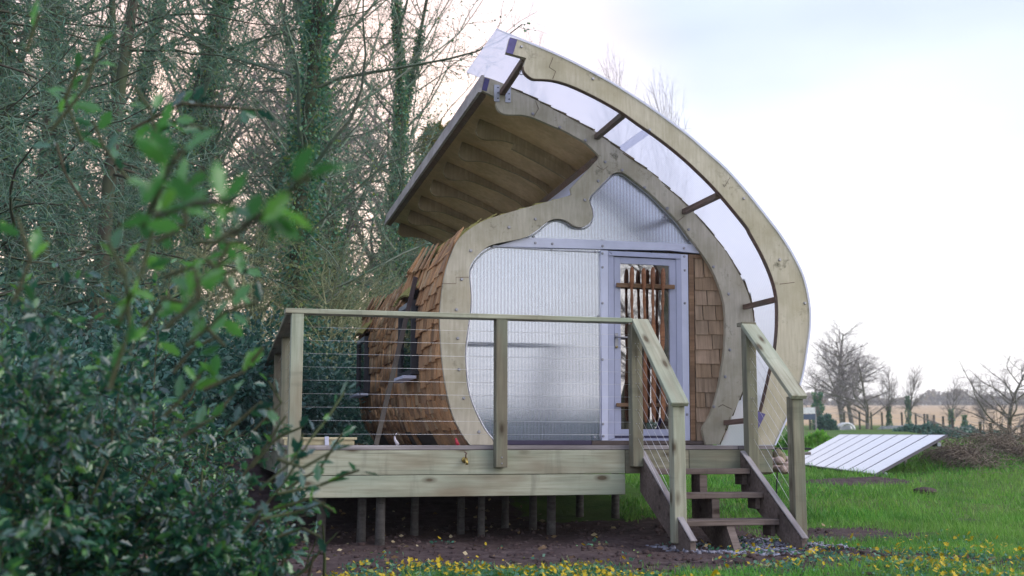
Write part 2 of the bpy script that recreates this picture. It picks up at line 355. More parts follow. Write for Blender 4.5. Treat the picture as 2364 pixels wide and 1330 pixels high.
def tube_mesh(name, pts, r, m, k=8, closed=False, smooth_=True):
    P = [Vector(p) for p in pts]; V = []; Fa = []; n = len(P); rr = r if isinstance(r, (list, tuple)) else [r]*n
    for i, p in enumerate(P):
        a = P[(i-1) % n] if (closed or i) else p; b = P[(i+1) % n] if (closed or i < n-1) else p
        d = (b-a).normalized(); u = d.cross(Vector((0, 0, 1)) if abs(d.z) < .9 else Vector((1, 0, 0))).normalized(); v = d.cross(u)
        for j in range(k):
            an = 2*math.pi*j/k; V.append(p+(u*math.cos(an)+v*math.sin(an))*rr[i])
    for i in range(n if closed else n-1):
        for j in range(k):
            a = i*k+j; b = i*k+(j+1) % k; c = ((i+1) % n)*k+(j+1) % k; d = ((i+1) % n)*k+j; Fa.append((a, b, c, d))
    if not closed: Fa.append(tuple(range(k))[::-1]); Fa.append(tuple(range((n-1)*k, n*k)))
    return py_mesh(name, V, Fa, m, smooth_)
def wire(name, p0, p1, r, parent, m='wire_steel', M=None):
    return link(name, tube_mesh(name, [p0, p1], r, m, 5), parent, M if M is not None else LOC)
def copy_tree(root, M, label=None, group=None):
    c = root.copy(); C.objects.link(c); c.matrix_world = M; reg(c, M)
    if label: c['label'] = label
    if group: c['group'] = group
    for ch in list(root.children):
        d = ch.copy(); C.objects.link(d); d.parent = c
        for g in list(ch.children):
            e = g.copy(); C.objects.link(e); e.parent = d
    return c

# ------------------------------------------------------------------ ground
def sst(a, b, x): u = np.clip((x-a)/(b-a), 0, 1); return u*u*(3-2*u)
YK = [-80, 0, 7, 9, 11, 15, 22, 40, 80, 92, 120, 300, 600, 800]
ZK = [-.4, -.12, -.01, 0, .08, .31, .40, .80, 1.80, 2.2, 3.4, 10.0, 20.9, 21.0]
def vnoise(x, y, s):
    return np.sin(x*s*1.31+1.7*np.sin(y*s*.73))*np.sin(y*s*1.17+1.3*np.sin(x*s*.9+2))
def height(x, y):
    x = np.asarray(x, float); y = np.asarray(y, float)
    h = np.interp(y, YK, ZK)
    right = sst(.33, .44, x/np.maximum(y, 1))*sst(18, 30, y)*(1-sst(95, 150, y)); h = h*(1-.62*right)
    sl = (x-ORG.x)*ES.x+(y-ORG.y)*ES.y; tl = (x-ORG.x)*ET.x+(y-ORG.y)*ET.y
    bank = .62*sst(2.0, 4.5, tl)*(1-sst(1.0, 5.5, sl)); h = np.maximum(h, bank+0*h) if False else h*(1-sst(0, 1, bank*2)*(y < 40)*.6)+bank
    h = h+.42*np.exp(-(((x-9.2)/2.7)**2+((y-25)/3.4)**2)) + .22*np.exp(-(((x-8.2)/1.6)**2+((y-19)/2.2)**2))
    h = h+.34*np.exp(-(((x-7.1)/.95)**2+((y-17.6)/2.4)**2))
    near = (1-sst(30, 60, y)); h = h+near*(.022*vnoise(x, y, 2.1)+.012*vnoise(x+5, y-3, 5.3)+.006*vnoise(x, y, 13.))
    return h
def ground_grid(x0s, y0s):
    X, Y = np.meshgrid(x0s, y0s); V = np.c_[X.ravel(), Y.ravel(), height(X, Y).ravel()]
    nx, ny = len(x0s), len(y0s); i = np.arange(nx*ny).reshape(ny, nx)
    Fa = np.c_[i[:-1, :-1].ravel(), i[:-1, 1:].ravel(), i[1:, 1:].ravel(), i[1:, :-1].ravel()]; return V, Fa
xs = np.r_[-500, -300, -200, -120, -80, -55, -40, -30, -24, -19, -15.5, np.arange(-13, 16, .16), 17, 19, 22, 26, 31, 38, 46, 56, 70, 90, 120, 160, 220, 300, 420, 600]
ys = np.r_[-400, -200, -100, -60, -40, -25, -15, -8, -3, 0, 2, 3.5, np.arange(4.6, 28, .16), 29, 30.5, 33, 36, 40, 45, 51, 58, 66, 75, 84, 88, 92, 97, 104, 115, 130, 150, 180, 220, 270, 330, 400, 480, 560, 600, 640, 720, 900]
def soil_mask(x, y):
    """1 = bare soil, 0 = turf"""
    x = np.asarray(x, float); y = np.asarray(y, float)
    n = .55*vnoise(x, y, 1.1)+.35*vnoise(x+3, y+1, 2.7)+.25*vnoise(x, y, 6.1)
    sl = (x-ORG.x)*ES.x+(y-ORG.y)*ES.y; tl = (x-ORG.x)*ET.x+(y-ORG.y)*ET.y
    m = 1-sst(-.35, .45, (sl-4.15)+.42*n+.35*np.minimum(tl+1.3, 0))         # soil left of the steps' right side
    far = sst(1.0, 2.1, tl+.45*n)*sst(1.9, 2.9, sl); m = m*(1-far)            # turf again behind, right of the deck
    patch = np.exp(-(((x-4.4)/1.0)**2+((y-14.6)/.45)**2)); m = np.maximum(m, np.clip(patch*1.3+.3*n*patch, 0, 1))
    pass
    bare = sst(.50, .95, .6*vnoise(x, y, .9)+.5*vnoise(x+2, y, 2.3))*(y < 26); m = np.maximum(m, .8*bare)
    for px_, py_, rx_, ry_ in ((2.75, 9.6, .75, .45), (2.3, 7.9, .7, .35), (5.8, 12.4, .28, .3), (4.2, 10.7, .22, .25)): e_ = np.exp(-(((x-px_)/rx_)**2+((y-py_)/ry_)**2)); m = np.maximum(m, np.clip(1.25*e_+.45*n*e_, 0, 1))
    front = (1-sst(6.9, 7.6, y+.35*n))*.75; m = m*(1-front*sst(-1.2, -.4, x))
    return np.clip(m, 0, 1)
V, Fa = ground_grid(xs, ys)
m, t, b = mat('earth', .95, 0, .15)
at = N(t, 'ShaderNodeAttribute', attribute_name='soil'); fld = N(t, 'ShaderNodeAttribute', attribute_name='field')
vc = coords(t, (1, 1, 1), False)
so = ramp(t, noise(t, vc, 9, 8, .7), [(.28, (.034, .023, .025)), (.5, (.078, .054, .056)), (.74, (.15, .115, .115))])
so = mixc(t, ramp(t, noise(t, vc, 1.4, 4), [(.45, (0, 0, 0)), (.7, (.7, .7, .7))]), so, (.095, .066, .06))
gr = ramp(t, noise(t, vc, 2.6, 8, .7), [(.28, (.03, .07, .014)), (.5, (.06, .135, .022)), (.72, (.12, .19, .045))])
gr = mixc(t, ramp(t, noise(t, vc, .35, 5), [(.42, (0, 0, 0)), (.66, (.8, .8, .8))]), gr, (.125, .175, .05))
fi = ramp(t, noise(t, coords(t, (.02, .25, 1), False), 1.0, 6, .6), [(.3, (.44, .31, .18)), (.7, (.56, .41, .26))])
jag = noise(t, vc, 5, 6, .7); ad = N(t, 'ShaderNodeMath', operation='ADD'); sb = N(t, 'ShaderNodeMath', operation='SUBTRACT'); sb.inputs[1].default_value = .5
t.links.new(jag, sb.inputs[0]); t.links.new(sb.outputs[0], ad.inputs[0]); t.links.new(at.outputs['Fac'], ad.inputs[1])
c = mixc(t, ramp(t, ad.outputs[0], [(.4, (0, 0, 0)), (.6, (1, 1, 1))]), gr, so); c = mixc(t, fld.outputs['Fac'], c, fi)
t.links.new(c, b.inputs['Base Color']); bump(t, b, noise(t, vc, 22, 8, .7), .8, .03)
gme = fast_mesh('ground', V, Fa, 'earth', True)
def attr(me, name, vals):
    a = me.attributes.new(name, 'FLOAT', 'POINT'); a.data.foreach_set('value', np.asarray(vals, np.float32))
wood_soil = (1-sst(-3.5, -1.5, V[:, 0]+.05*V[:, 1]))*sst(6, 9, V[:, 1])
attr(gme, 'soil', np.maximum(soil_mask(V[:, 0], V[:, 1]), wood_soil)*(1-sst(36, 50, V[:, 1])*(V[:, 0] > 0)))
attr(gme, 'field', sst(93, 98, V[:, 1])*(V[:, 0] > -20))
link('ground', gme, None, None, 'structure')

# ------------------------------------------------------------------ cabin: traced outlines (front elevation)
TOP_E = [(1117, 179), (1125, 181), (1150, 190), (1200, 212), (1250, 237), (1312, 270), (1375, 306), (1400, 323), (1437, 350), (1475, 380), (1515, 410), (1550, 443), (1585, 475), (1607, 499), (1630, 524), (1651, 551), (1667, 572), (1682, 594), (1706, 635), (1722, 672), (1732, 700), (1737, 730), (1739, 765), (1736, 815), (1727, 862), (1712, 906), (1687, 962), (1659, 1025)]
LOW_E = [(1144, 243), (1150, 256), (1162, 264), (1180, 266), (1200, 266), (1225, 271), (1250, 281), (1275, 292), (1300, 302), (1325, 316), (1350, 330), (1367, 345), (1382, 361)]
ARM_E = [(1319, 451), (1275, 463), (1225, 477), (1175, 491), (1125, 507), (1100, 519), (1075, 536), (1055, 557), (1043, 583), (1032, 612), (1024, 645), (1018, 685), (1015, 725), (1015, 755), (1017, 792), (1022, 852), (1032, 910), (1045, 960), (1065, 1000), (1084, 1027)]
HOLE = [(1137, 1027), (1136, 1016), (1117, 992), (1100, 960), (1086, 927), (1077, 890), (1074, 852), (1072, 822), (1074, 790), (1080, 745), (1084, 715), (1086, 685), (1083, 655), (1082, 630), (1087, 610), (1100, 592), (1117, 576), (1137, 565), (1175, 557), (1210, 549), (1235, 535), (1257, 517), (1272, 508), (1290, 506), (1307, 511), (1322, 521), (1335, 525), (1347, 524), (1360, 515), (1367, 500), (1365, 485), (1360, 470), (1360, 456), (1375, 440), (1400, 414), (1412, 403), (1427, 398), (1440, 401), (1462, 417), (1500, 447), (1537, 484), (1565, 514), (1591, 549), (1607, 570), (1620, 588), (1635, 611), (1650, 640), (1660, 666), (1669, 697), (1672, 722), (1673, 752), (1672, 790), (1669, 822), (1664, 854), (1659, 885), (1650, 922), (1637, 960), (1621, 987), (1622, 1003), (1628, 1027)]
def z0(P): return [(s, max(z, -.002)) for s, z in P]
top = smooth(trace(TOP_E, T_IN), 3); low = smooth(trace(LOW_E, T_IN), 4); arm = smooth(trace(ARM_E, T_IN), 3); hole = smooth(trace(HOLE, T_IN), 3)
tipb = trace([(1110, 210), (1146, 227)], T_IN); notch = trace([(1381, 367), (1316, 436)], T_IN)
frame_poly = z0(top[::-1]+tipb+low+notch+arm+hole)
cabin = thing('cabin', 'curved timber garden cabin with plywood arch front, clear roof canopy and shingled side', 'cabin', LOC)
front_frame = solid('front_frame', frame_poly, T_IN-.02, T_IN+.025, 'plywood', cabin)
for p in front_frame.data.polygons: p.use_smooth = False
LEN = 5.65
def taper(t): return 1-.05*max(0, (t-T_IN))/LEN
ts = np.linspace(T_IN+.026, T_IN+LEN, 12)
def offset(pts, d):
    P = np.array(pts); T = np.gradient(P, axis=0); T /= np.linalg.norm(T, axis=1)[:, None]+1e-9
    return [(p[0]+n_[0]*d, p[1]+n_[1]*d) for p, n_ in zip(P, np.c_[-T[:, 1], T[:, 0]])]
roof_out = resample(top, .1); ceil_ = offset(roof_out, -.085); mid_ = offset(roof_out, -.068); ro = offset(roof_out, -.012)
nL = len(roof_out)
solid('roof_shell', z0(list(map(tuple, ro))+mid_[::-1]), ts, None, 'dark_membrane', cabin, taper)
solid('soffit', z0([tuple(p) for p in mid_]+ceil_[::-1]), ts, None, 'plywood_soffit', cabin, taper)
armR = resample(arm[::-1], .06)                                   # foot of the left wall upwards to the notch
wall_in = offset(armR, -.09); wall_out = offset(armR, -.015)
solid('wall_shell', z0(list(map(tuple, wall_out))+wall_in[::-1]), ts, None, 'interior', cabin, taper)
nt0, nt1 = notch[0], notch[1]
solid('clerestory_wall', [nt0, (nt0[0]+.03, nt0[1]), (nt1[0]+.03, nt1[1]-.05), (nt1[0], nt1[1]-.05)], ts, None, 'lavender_white', cabin, taper)
cr = onT(1382, 361, T_IN)
solid('eaves_beam', [(cr[0]-.055, cr[1]-.115), (cr[0]+.01, cr[1]-.06), (cr[0]+.005, cr[1]+.03), (cr[0]-.06, cr[1]-.02)], ts, None, 'brown_timber', cabin, taper)
# back gable
back_poly = z0([tuple(p) for p in resample(top, .15)[::-1]]+notch+[tuple(p) for p in resample(arm, .1)])
solid('back_wall', [(s, z*taper(T_IN+LEN)) for s, z in back_poly], T_IN+LEN+.004, T_IN+LEN+.05, 'interior', cabin)
# ribs under the eaves
ribtop = [p for p in offset(resample(top, .06), -.0845)]
x_end = onT(1382, 361, T_IN)[0]; x_beg = onT(1144, 243, T_IN)[0]
rt = [p for p in ribtop if x_beg <= p[0] <= x_end]
ribpoly = low+rt[::-1]
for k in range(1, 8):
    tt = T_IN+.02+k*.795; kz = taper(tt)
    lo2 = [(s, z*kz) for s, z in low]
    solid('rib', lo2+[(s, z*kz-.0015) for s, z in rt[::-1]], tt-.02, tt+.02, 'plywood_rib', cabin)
# fascia along the eaves
a0, a1 = onT(1117, 179, T_IN), onT(1110, 212, T_IN)
solid('fascia', [(a0[0]-.03, a0[1]+.012), (a0[0]-.002, a0[1]+.012), (a1[0]-.002, a1[1]-.012), (a1[0]-.03, a1[1]-.012)], np.linspace(T_IN-.03, T_IN+LEN+.05, 12), None, 'pale_grey', cabin, taper)
solid('eaves_edge', [(a1[0]-.001, a1[1]-.012), (a1[0]+.05, a1[1]-.036), (a1[0]+.055, a1[1]-.012), (a1[0]-.001, a1[1]+.03)], np.linspace(T_IN+.03, T_IN+LEN, 8), None, 'brown_timber', cabin, taper)
q0, q1 = onT(1118, 181, T_IN), onT(1111, 209, T_IN); q2 = (q1[0]+.045, q1[1]-.012); q3 = (q0[0]+.045, q0[1]-.012)
solid('end_cap', [q0, q1, q2, q3], T_IN-.024, T_IN-.0205, 'purple_cap', cabin)
# outer arch
OUT_E = [(1196, 91), (1250, 112), (1300, 134), (1350, 159), (1400, 186), (1450, 216), (1500, 249), (1550, 285), (1591, 316), (1625, 346), (1675, 391), (1725, 447), (1775, 510), (1800, 543), (1825, 582), (1850, 631), (1862, 674), (1868, 715), (1868, 755), (1862, 800), (1855, 845), (1846, 884), (1830, 930), (1810, 975), (1787, 1027)]
OUT_L = [(1740, 1027), (1747, 990), (1760, 945), (1772, 895), (1782, 852), (1787, 838), (1792, 805), (1796, 765), (1797, 727), (1796, 695), (1791, 665), (1780, 630), (1760, 585), (1735, 540), (1725, 522), (1687, 475), (1650, 432), (1612, 394), (1575, 360), (1525, 320), (1475, 285), (1437, 258), (1400, 236), (1362, 216), (1325, 199), (1300, 190), (1275, 184), (1250, 182), (1232, 181), (1220, 174), (1211, 164), (1209, 153)]
oe = smooth(trace(OUT_E, T_OUT), 3); ol = smooth(trace(OUT_L, T_OUT), 3); otip = trace([(1215, 134), (1169, 121), (1178, 86)], T_OUT)
outer_arch = solid('outer_arch', z0(oe+ol+otip), T_OUT, T_OUT+.055, 'plywood', cabin)
ou = [(s, z) for s, z in ol if True]
inn = offset(ou, -.004)
solid('arch_soffit', z0(offset(ou, .0005)+offset(ou, .005)[::-1]), T_OUT+.003, T_OUT+.056, 'brown_timber', cabin)
c4 = trace([(1177, 87), (1194, 92), (1184, 126), (1168, 121)], T_OUT)
solid('end_cap', c4, T_OUT-.004, T_OUT-.0005, 'purple_cap', cabin)
c4 = trace([(1749, 950), (1767, 956), (1750, 990), (1740, 984)], T_OUT)
solid('end_cap', c4, T_OUT-.004, T_OUT-.0005, 'purple_cap', cabin)
# clear roof sheet over both arches
sh = trace([(1145, 69), (1170, 79), (1196, 89)], T_OUT); sheet_line = sh+offset(oe, .002)[1:]
sheet_line = z0(resample(sheet_line, .07))
up_ = offset(sheet_line, .009)
roof_sheet = solid('roof_sheet', z0(list(map(tuple, sheet_line))+up_[::-1]), T_OUT-.008, T_IN+.10, 'polycarbonate_roof', cabin)
si = min(range(len(sheet_line)), key=lambda i: abs(sheet_line[i][0]-onT(1535, 330, T_OUT)[0]))
jl = [tuple(sheet_line[i]) for i in range(si, si+2)]
jp = offset(jl, -.006); link('joint_strip', py_mesh('joint_strip', *prism([jl[0], jl[1], jp[1], jp[0]], T_OUT+.06, T_IN+.1), 'polycarbonate_roof'), roof_sheet, LOC)
j2 = [tuple(x) for x in up_[::1]]; pi_ = offset(j2, .003)
# white edging along the front of the sheet
link('sheet_edge', py_mesh('sheet_edge', *prism(z0([tuple(p) for p in offset(sheet_line, -.001)]+offset(sheet_line, .0105)[::-1]), T_OUT-.012, T_OUT-.0085), 'lavender_white'), roof_sheet, LOC)
# struts from outer arch back to the frame
for (x1, y1, x2, y2, w_) in ((1210, 139, 1160, 214, .05), (1440, 264, 1378, 316, .05), (1657, 452, 1580, 489, .05), (1790, 692, 1720, 709, .045), (1752, 968, 1676, 976, .045)):
    a = onT(x1, y1, T_OUT+.057); bq = onT(x2, y2, T_IN-.022)
    timber('strut', (a[0], T_OUT+.057, a[1]), (bq[0], T_IN-.021, bq[1]), w_, w_, 'brown_timber', cabin)
bq = onT(1160, 214, T_IN-.03)
for dx in (-.052, .052):
    br = timber('hanger_bracket', (bq[0]+dx, T_IN-.026, bq[1]-.085), (bq[0]+dx, T_IN-.026, bq[1]+.07), .05, .006, 'galvanised', cabin, (0, 1, 0), bev=0)
    for dz in (.03, .08, .13):
        link('screw', tube_mesh('screw', [(dz, .01, -.004), (dz, .01, -.008)], .006, 'black_metal', 6), br)
ce = onT(1204, 168, T_OUT+.03)
link('eye_ring', tube_mesh('eye_ring', [(ce[0]+.017*math.cos(a), T_OUT+.03, ce[1]+.017*math.sin(a)) for a in np.linspace(0, 2*math.pi, 13)[:-1]], .004, 'steel', 6, True), cabin, LOC)
# hex bolts in the frame
BOLT = [(1230, 263), (1292, 294), (1351, 324), (1397, 374), (1436, 393), (1381, 418), (1350, 462), (1236, 506), (1175, 525), (1087, 579), (1066, 645), (1054, 715), (1057, 781), (1060, 853), (1071, 919), (1106, 997), (1541, 481), (1590, 530), (1647, 616), (1682, 679), (1685, 808), (1674, 870), (1648, 939), (1488, 433), (1540, 482)]
bm_ = bmesh.new(); bmesh.ops.create_cone(bm_, cap_ends=True, segments=8, radius1=.0155, radius2=.011, depth=.014)
bolt_me = bpy.data.meshes.new('bolt'); bm_.to_mesh(bolt_me); bm_.free(); bolt_me.materials.append(MATS['steel'])
def bolt(px, py, t, parent, sc=1):
    s, z = onT(px, py, t); M = LOC @ Matrix.Translation((s, t-.006*sc, z)) @ Matrix.Rotation(R(90), 4, 'X') @ Matrix.Scale(sc, 4)
    return link('bolt', bolt_me, parent, M)
for x, y in BOLT: bolt(x, y, T_IN-.02, front_frame)
for x, y in ((1204, 108), (1369, 182), (1717, 458), (1500, 300), (1800, 600), (1858, 700)): bolt(x, y, T_OUT, outer_arch, .9)
# plywood jigsaw joints: thin scarf lines cut into the face
def joint(pts, t, parent, r=.0022):
    P = trace(pts, t); link('scarf_joint', tube_mesh('scarf_joint', [(s, t-.0008, z) for s, z in P], r, 'brown_timber', 4), parent, LOC)
joint([(1020, 655), (1053, 655), (1053, 640), (1083, 640)], T_IN-.02, front_frame)
joint([(1378, 383), (1392, 393), (1403, 384)], T_IN-.02, front_frame); joint([(1236, 232), (1243, 251), (1232, 270)], T_IN-.02, front_frame)
joint([(1563, 512), (1580, 499)], T_IN-.02, front_frame); joint([(1658, 940), (1668, 934), (1690, 945)], T_IN-.02, front_frame)
joint([(1277, 132), (1268, 155), (1283, 165), (1276, 182)], T_OUT, outer_arch); joint([(1669, 425), (1672, 432), (1685, 410)], T_OUT, outer_arch); joint([(1834, 652), (1800, 656)], T_OUT, outer_arch)

# facade infill, set behind the frame opening
TB = T_IN+.028                                                     # front of aluminium beams
def quad(name, pts, t0, t1, m, parent): return solid(name, trace(pts, t0), t0, t1, m, parent)
quad('beam', [(1140, 570), (1210, 549), (1300, 551), (1560, 562), (1640, 567), (1640, 588), (1548, 578), (1387, 575), (1138, 566.5)], TB, TB+.05, 'lavender_white', cabin)
quad('mullion', [(1387, 578), (1404, 578.6), (1404.5, 1017), (1390, 1017)], TB+.001, TB+.05, 'lavender_white', cabin)
quad('mullion', [(1572, 587), (1588, 588), (1593, 1017), (1578, 1017)], TB+.001, TB+.05, 'lavender_white', cabin)
for i, (x, y) in enumerate([(1236, 561), (1275, 563), (1391, 568), (1579, 573)]): bolt(x, y, TB, cabin, .85)
for x, y in [(1391, 585), (1391, 617), (1580, 592), (1581, 624), (1392, 979), (1393, 1007), (1586, 957), (1581, 700), (1391, 700), (1391, 830)]: bolt(x, y, TB, cabin, .8)
hl = smooth(trace(HOLE[:21], T_IN+.05), 3)
def clip_panel(pts, t0, t1, name):
    return solid(name, trace(pts, t0), t0, t1, 'polycarbonate_wall', cabin)
TP = T_IN+.05
pan1 = clip_panel([(1150, 1017), (1130, 1012), (1108, 985), (1092, 955), (1078, 925), (1068, 890), (1064, 850), (1063, 820), (1066, 790), (1072, 745), (1077, 700), (1076, 650), (1075, 628), (1082, 600), (1100, 582), (1137, 568), (1388, 577), (1389, 1017)], TP, TP+.016, 'wall_panel')
pan2 = clip_panel([(1205, 553), (1228, 530), (1257, 508), (1290, 497), (1320, 512), (1335, 517), (1355, 508), (1359, 490), (1353, 455), (1375, 430), (1408, 396), (1428, 389), (1445, 393), (1500, 438), (1545, 484), (1600, 552), (1608, 566), (1560, 563), (1300, 552)], TP, TP+.016, 'wall_panel')
def edge_tape(pts, name='edge_tape', r=.007):
    P = smooth(trace(pts, TP-.004), 3); link(name, tube_mesh(name, [(s, TP-.004, z) for s, z in P], r, 'silver_tape', 5), cabin, LOC)
edge_tape([(1140, 1016), (1121, 992), (1104, 960), (1090, 927), (1081, 890), (1077.5, 852), (1076, 822), (1078, 790), (1084, 745), (1088, 715), (1089, 685), (1087, 655), (1086, 632), (1091, 613), (1104, 596), (1120, 581), (1140, 572), (1160, 570.5), (1270, 577), (1384, 582)])
edge_tape([(1385, 582), (1386, 700), (1386, 860), (1386, 1014)], r=.006)
edge_tape([(1215, 550), (1238, 539), (1259, 521), (1273, 512), (1290, 510), (1306, 515), (1321, 525), (1335, 529), (1349, 528), (1363, 518), (1370, 500), (1369, 485), (1364, 470), (1364, 458), (1378, 443), (1402, 418), (1414, 407), (1427, 402), (1438, 405), (1459, 420), (1497, 450), (1534, 487), (1561, 516), (1587, 552), (1600, 566)])
for x, y in [(1137, 570), (1273, 577), (1375, 582), (1081, 750), (1382, 730), (1373, 1010), (1232, 546), (1390, 555), (1460, 560), (1590, 555), (1534, 500), (1487, 435)]: bolt(x, y, TP-.006, cabin, .75)
quad('sole_plate', [(1140, 1016.5), (1366, 1016.5), (1366, 1027), (1140, 1027)], TB-.004, TB+.04, 'dark_membrane', cabin)
quad('sole_plate', [(1367, 1017.5), (1628, 1017.5), (1628, 1027), (1367, 1027)], TB-.012, TB+.04, 'old_tread', cabin)
# door: frame, leaf, glass, handle, paddle rails
door = quad('door', [(1417.5, 1012), (1416.5, 590), (1562, 597), (1565, 1012), (1435, 1012), (1435, 1004), (1560, 1004), (1557, 602), (1421, 597), (1422, 1004), (1434, 1004), (1434, 1012)], TB+.030, TB+.034, 'door_groove', cabin)
def dbar(name, pts, t0, t1, m='door_paint'): return link(name, py_mesh(name, *prism(trace(pts, t0), t0, t1), m), door, LOC)
dbar('door_frame', [(1404.6, 580), (1417, 592), (1419, 1011), (1405, 1016.5)], TB+.004, TB+.045)
dbar('door_frame', [(1404.6, 579), (1571.5, 586.5), (1571.5, 597), (1417.5, 590)], TB+.003, TB+.045)
dbar('door_frame', [(1571.8, 588), (1577.7, 1016.5), (1564, 1011), (1561, 598)], TB+.004, TB+.045)
dbar('drip_bar', [(1404.8, 586.5), (1571.2, 594.5), (1571.2, 597.5), (1404.8, 589.5)], TB-.010, TB+.002)
dbar('stile', [(1418, 593), (1432, 594), (1434, 1006), (1419.5, 1006)], TB+.010, TB+.04)
dbar('stile', [(1545.5, 599), (1560, 600), (1563.5, 1006), (1547.5, 1006)], TB+.010, TB+.04)
dbar('top_rail', [(1432.2, 594), (1545.3, 599), (1545.6, 613.5), (1432.3, 608)], TB+.0105, TB+.04)
dbar('bottom_rail', [(1434, 991), (1547.2, 991), (1547.3, 1006), (1434.2, 1006)], TB+.0105, TB+.04)
dbar('door_frame', [(1419, 1012), (1577, 1012), (1577.5, 1017.3), (1405, 1017.3)], TB+.006, TB+.045)
dbar('glass_pane', [(1432, 607), (1546, 612.5), (1548, 992), (1434, 992)], TB+.024, TB+.027, 'door_glass')
hd = onT(1424, 790, TB)
hp = dbar('handle', [(1420, 769), (1427, 769), (1427, 803), (1420, 803)], TB, TB+.009, 'steel')
link('lever', tube_mesh('lever', [(hd[0]-.01, TB-.002, hd[1]+.045), (hd[0]-.008, TB-.045, hd[1]+.045), (hd[0]+.012, TB-.05, hd[1]+.042), (hd[0]+.115, TB-.05, hd[1]+.04)], .0085, 'steel', 8), door, LOC)
link('lock_barrel', tube_mesh('lock_barrel', [(hd[0]-.005, TB+.002, hd[1]-.045), (hd[0]-.005, TB-.02, hd[1]-.045)], .011, 'brass', 8), door, LOC)
for ya, yb in ((653, 664), (930.5, 939.5)):
    a = onT(1423, ya, TB-.02); bq = onT(1557.5, ya+(4.8 if ya < 700 else 1.0), TB-.02); h_ = (yb-ya)*9.75/F
    timber('paddle_rail', (a[0], TB-.018, a[1]-h_/2), (bq[0], TB-.018, bq[1]-h_/2), .022, h_, 'cedar_trim', door)
# paddles: carved grip, shaft with swellings, narrow blade
def paddle(px, ytop, ybot, lab, wob):
    s0, zt = onT(px, ytop, TB-.05); s1, zb = onT(px+wob, ybot, TB-.05); L = zt-zb
    prof = [(0, .012), (.012, .026), (.05, .034), (.10, .032), (.14, .020), (.17, .017), (.22, .024), (.27, .016), (.33, .021), (.42, .037), (.50, .031), (.545, .016), (.60, .027), (.70, .035), (.80, .037), (.92, .036), (.975, .028), (1, .012)]
    V = []; Fa = []; k = 10
    for u, r in prof:
        for j in range(k):
            a = 2*math.pi*j/k; dep = .014 if u > .38 else max(.012, r*.8)
            V.append((r*.66*math.cos(a)+.004*math.sin(u*9+wob), dep*math.sin(a), -u*L))
    for i in range(len(prof)-1):
        for j in range(k): Fa.append((i*k+j, (i+1)*k+j, (i+1)*k+(j+1) % k, i*k+(j+1) % k))
    Fa.append(tuple(range(k))); Fa.append(tuple(range((len(prof)-1)*k, len(prof)*k))[::-1])
    M = LOC @ Matrix.Translation((s0, TB-.048, zt)) @ Matrix.Rotation(math.atan2(s1-s0, L)*-1, 4, 'Y')
    o = bpy.data.objects.new('paddle', py_mesh('paddle', V, Fa, 'paddle_wood', True)); C.objects.link(o); o.matrix_world = M; reg(o, M)
    tag(o, lab, 'paddle', 'carved wooden paddles hung on the door')
paddle(1459, 616, 972, 'reddish carved paddle at the hinge-free side of the door, nearest the handle', 3)
paddle(1487, 619, 976, 'second carved paddle from the door handle, standing before the glass', 4)
paddle(1507.5, 617, 975, 'third carved paddle from the door handle, standing before the glass', 3)
paddle(1530, 619, 974, 'honey-coloured carved paddle farthest from the door handle', 1)
# shingled cheek to the right of the door
quad('cedar_batten', [(1590, 587), (1601, 588), (1606, 1017), (1595, 1017)], TB-.006, TB+.03, 'cedar_trim', cabin)
quad('cedar_batten', [(1601.2, 588), (1630, 589), (1632, 597), (1601.3, 596)], TB-.004, TB+.03, 'cedar_trim', cabin)
quad('shingle_backing', [(1601, 597), (1640, 597), (1690, 760), (1660, 960), (1640, 1017), (1606, 1017)], TB+.02, TB+.03, 'interior', cabin)
rows = [(597, 642, [1623]), (642, 672, []), (672, 706, [1631]), (706, 740, [1621, 1651]), (740, 774, [1634]), (774, 807, [1643]), (807, 840, [1660]), (840, 873, [1641]), (873, 907, [1657]), (907, 940, [1627]), (940, 975, []), (975, 1017, [])]
rng = random.Random(3)
for i, (ya, yb, cuts) in enumerate(rows):
    edges = [1601.5+4.5*(ya-597)/420]+cuts+[1682]
    for j in range(len(edges)-1):
        xa, xb = edges[j]+.45, edges[j+1]-.45
        pa = onT(xa, ya-9, TB+.012); pb = onT(xb, yb, TB+.012); hgt = pa[1]-pb[1]; wid = pb[0]-pa[0]
        M = LOC @ Matrix.Translation(((pa[0]+pb[0])/2, TB+.006-.0012*rng.random(), pb[1]+rng.uniform(-.003, .003))) @ Matrix.Rotation(R(90), 4, 'X') @ Matrix.Rotation(R(-2.6), 4, 'X')
        V = [(-.5*wid, 0, 0), (.5*wid, 0, 0), (.5*wid, hgt, 0), (-.5*wid, hgt, 0), (-.5*wid, 0, .012), (.5*wid, 0, .012), (.5*wid, hgt, .005), (-.5*wid, hgt, .005)]
        link('shingle', py_mesh('shingle', V, [(0, 3, 2, 1), (4, 5, 6, 7), (0, 1, 5, 4), (1, 2, 6, 5), (2, 3, 7, 6), (3, 0, 4, 7)], 'flat_shingle'), cabin, M)

